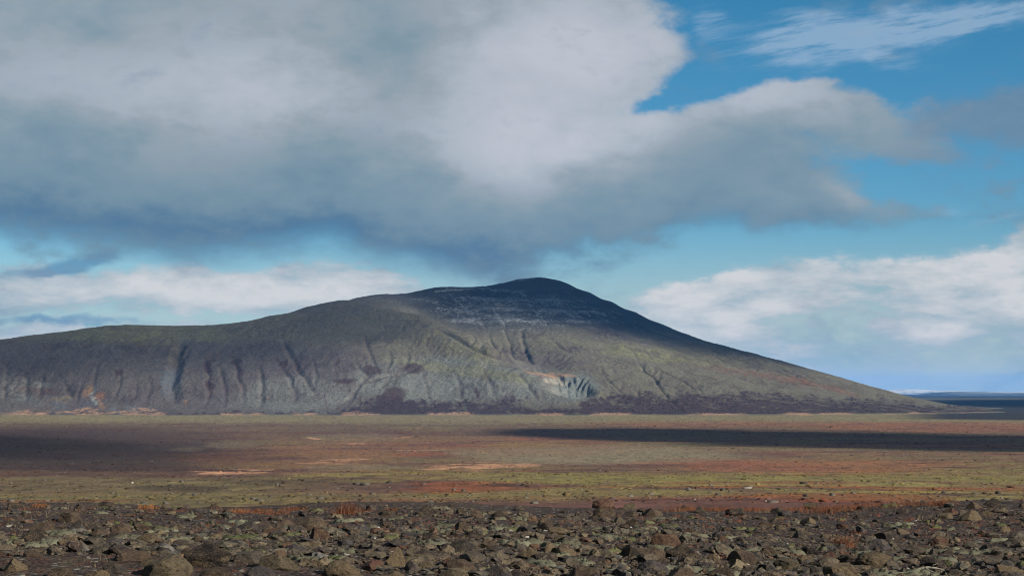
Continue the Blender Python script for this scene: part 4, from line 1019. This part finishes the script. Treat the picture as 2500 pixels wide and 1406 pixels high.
def grass_stuff(name, mat, spots, seed, wid=.008):
    rng = np.random.RandomState(seed); VV = []; FF = []; off = 0
    for px, base, w, n, h in spots:
        x, y, z = ground_hit(px, base); s = y/F0
        V, Fq = blades(n, rng, x, y, w*s*.6, .5, h*s*.5, h*s, wid=wid)
        VV.append(V); FF.append(Fq + off); off += len(V)
    return prop(link(name, mesh_np(name, np.concatenate(VV), np.concatenate(FF), smooth=False), mat), kind='stuff')
r2 = random.Random(77)
grass_stuff('red_grass', GRASS_R, [(r2.uniform(1650, 2110), r2.uniform(1228, 1248), 80, 150, r2.uniform(7, 22)) for _ in range(90)] + [(r2.uniform(2080, 2330), r2.uniform(1226, 1238), 50, 70, 13) for _ in range(22)]
            + [(r2.uniform(540, 1000), r2.uniform(1243, 1254), 60, 60, r2.uniform(8, 16)) for _ in range(24)] + [(r2.uniform(0, 480), r2.uniform(1238, 1250), 50, 34, r2.uniform(7, 13)) for _ in range(12)], 701)
grass_stuff('heather_sprigs', mat_var('heather', (.16, .042, .028), (.30, .12, .06), 5.0), [(r2.uniform(0, 2500), 1255 + 150*r2.random(), 34, 46, r2.uniform(4, 9)) for _ in range(560)], 702, wid=.014)
grass_stuff('straw_blades', GRASS_S, [(r2.uniform(0, 2500), 1240 + 164*r2.random(), 60, 7, r2.uniform(14, 30)) for _ in range(110)], 703, wid=.005)

# a bleached dead branch at the bottom right
def branch():
    x, y, z = ground_hit(2268, 1400); s = y/F0; e = bpy.data.objects.new('dead_branch', None); COL.objects.link(e); e.location = (x, y, z); e.empty_display_size = .2
    m = mat_var('bleached_wood', (.20, .19, .15), (.32, .31, .25), 14.0)
    def limb(name, pts, r0, r1):
        P = np.array(pts)*s; t = np.linspace(0, len(P) - 1, 14); C = np.stack([np.interp(t, range(len(P)), P[:, k]) for k in range(3)], -1)
        V = []; K = 7
        for k, c in enumerate(C):
            r = (r0 + (r1 - r0)*k/13)*s*(1 + .18*math.sin(k*2.3))
            for j in range(K):
                a = 2*math.pi*j/K; V.append(c + np.array([0, math.cos(a)*r, math.sin(a)*r]))
        Fq = [(k*K + j, k*K + (j + 1) % K, (k+1)*K + (j + 1) % K, (k+1)*K + j) for k in range(13) for j in range(K)]
        o = link(name, mesh_np(name, np.array(V), np.array(Fq)), m); o.parent = e
    limb('stem', [(-42, 0, 4), (-20, 4, 12), (0, 0, 16), (22, 2, 13), (46, -4, 5)], 4.2, 1.5)
    limb('twig', [(-8, 0, 14), (4, -8, 6), (24, -14, 2)], 2.4, .9)
    limb('twig', [(6, 0, 15), (10, -4, 22), (22, -6, 26)], 2.0, .7)
    limb('twig', [(-24, 2, 10), (-34, -8, 4), (-52, -12, 2)], 2.2, .8)
    prop(e, 'bleached dead branch with twigs lying at the bottom edge, right of the large tan boulder', 'branch')
branch()
# survey mast on the summit
def mast():
    d = ray(1319, 679); y = 4890.0; x = d[0]/d[1]*y
    dg = bpy.context.evaluated_depsgraph_get(); ok, loc, *_ = mountain.ray_cast(Vector((x, y, 900)), Vector((0, 0, -1)))
    z = loc.z if ok else 330
    bm = bmesh.new()
    for (sx, sy, sz, cz, cx_) in ((.5, .5, 7.0, 3.0, 0), (2.4, .4, .4, 5.4, 0), (1.8, 1.8, 1.2, .2, 0)):
        r = bmesh.ops.create_cube(bm, size=1)['verts']
        for v in r: v.co = Vector((v.co.x*sx + cx_, v.co.y*sy, v.co.z*sz + cz))
    me = bpy.data.meshes.new('summit_mast'); bm.to_mesh(me); bm.free()
    o = link('summit_mast', me, mat_var('grey_steel', (.05, .055, .06), (.08, .085, .09), 1.0)); o.location = (x, y, z)
    prop(o, 'tiny thin mast standing on the very summit of the mountain', 'mast')
mast()

# ------------------------------------------------------------------ the air
def build_haze():
    m = bpy.data.materials.new('air'); m.use_nodes = True; nt = NT(m.node_tree); nt.n.clear()
    v = nt.node('ShaderNodeVolumePrincipled'); v.inputs['Color'].default_value = (.08, .38, 1.0, 1); v.inputs['Density'].default_value = HAZE
    v.inputs['Anisotropy'].default_value = 0.0
    o = nt.node('ShaderNodeOutputMaterial'); nt.l.new(v.outputs[0], o.inputs['Volume'])
    bm = bmesh.new(); bmesh.ops.create_cube(bm, size=1)
    me = bpy.data.meshes.new('haze'); bm.to_mesh(me); bm.free()
    hz = link('haze', me, m)
    x0, x1, y0, y1, z0, z1 = -150000, 150000, -1000, 42000, -90, 360
    hz.location = ((x0 + x1)/2, (y0 + y1)/2, (z0 + z1)/2); hz.scale = (x1 - x0, y1 - y0, z1 - z0)
    prop(hz, kind='stuff')
HAZE = 1.5e-5
build_haze()
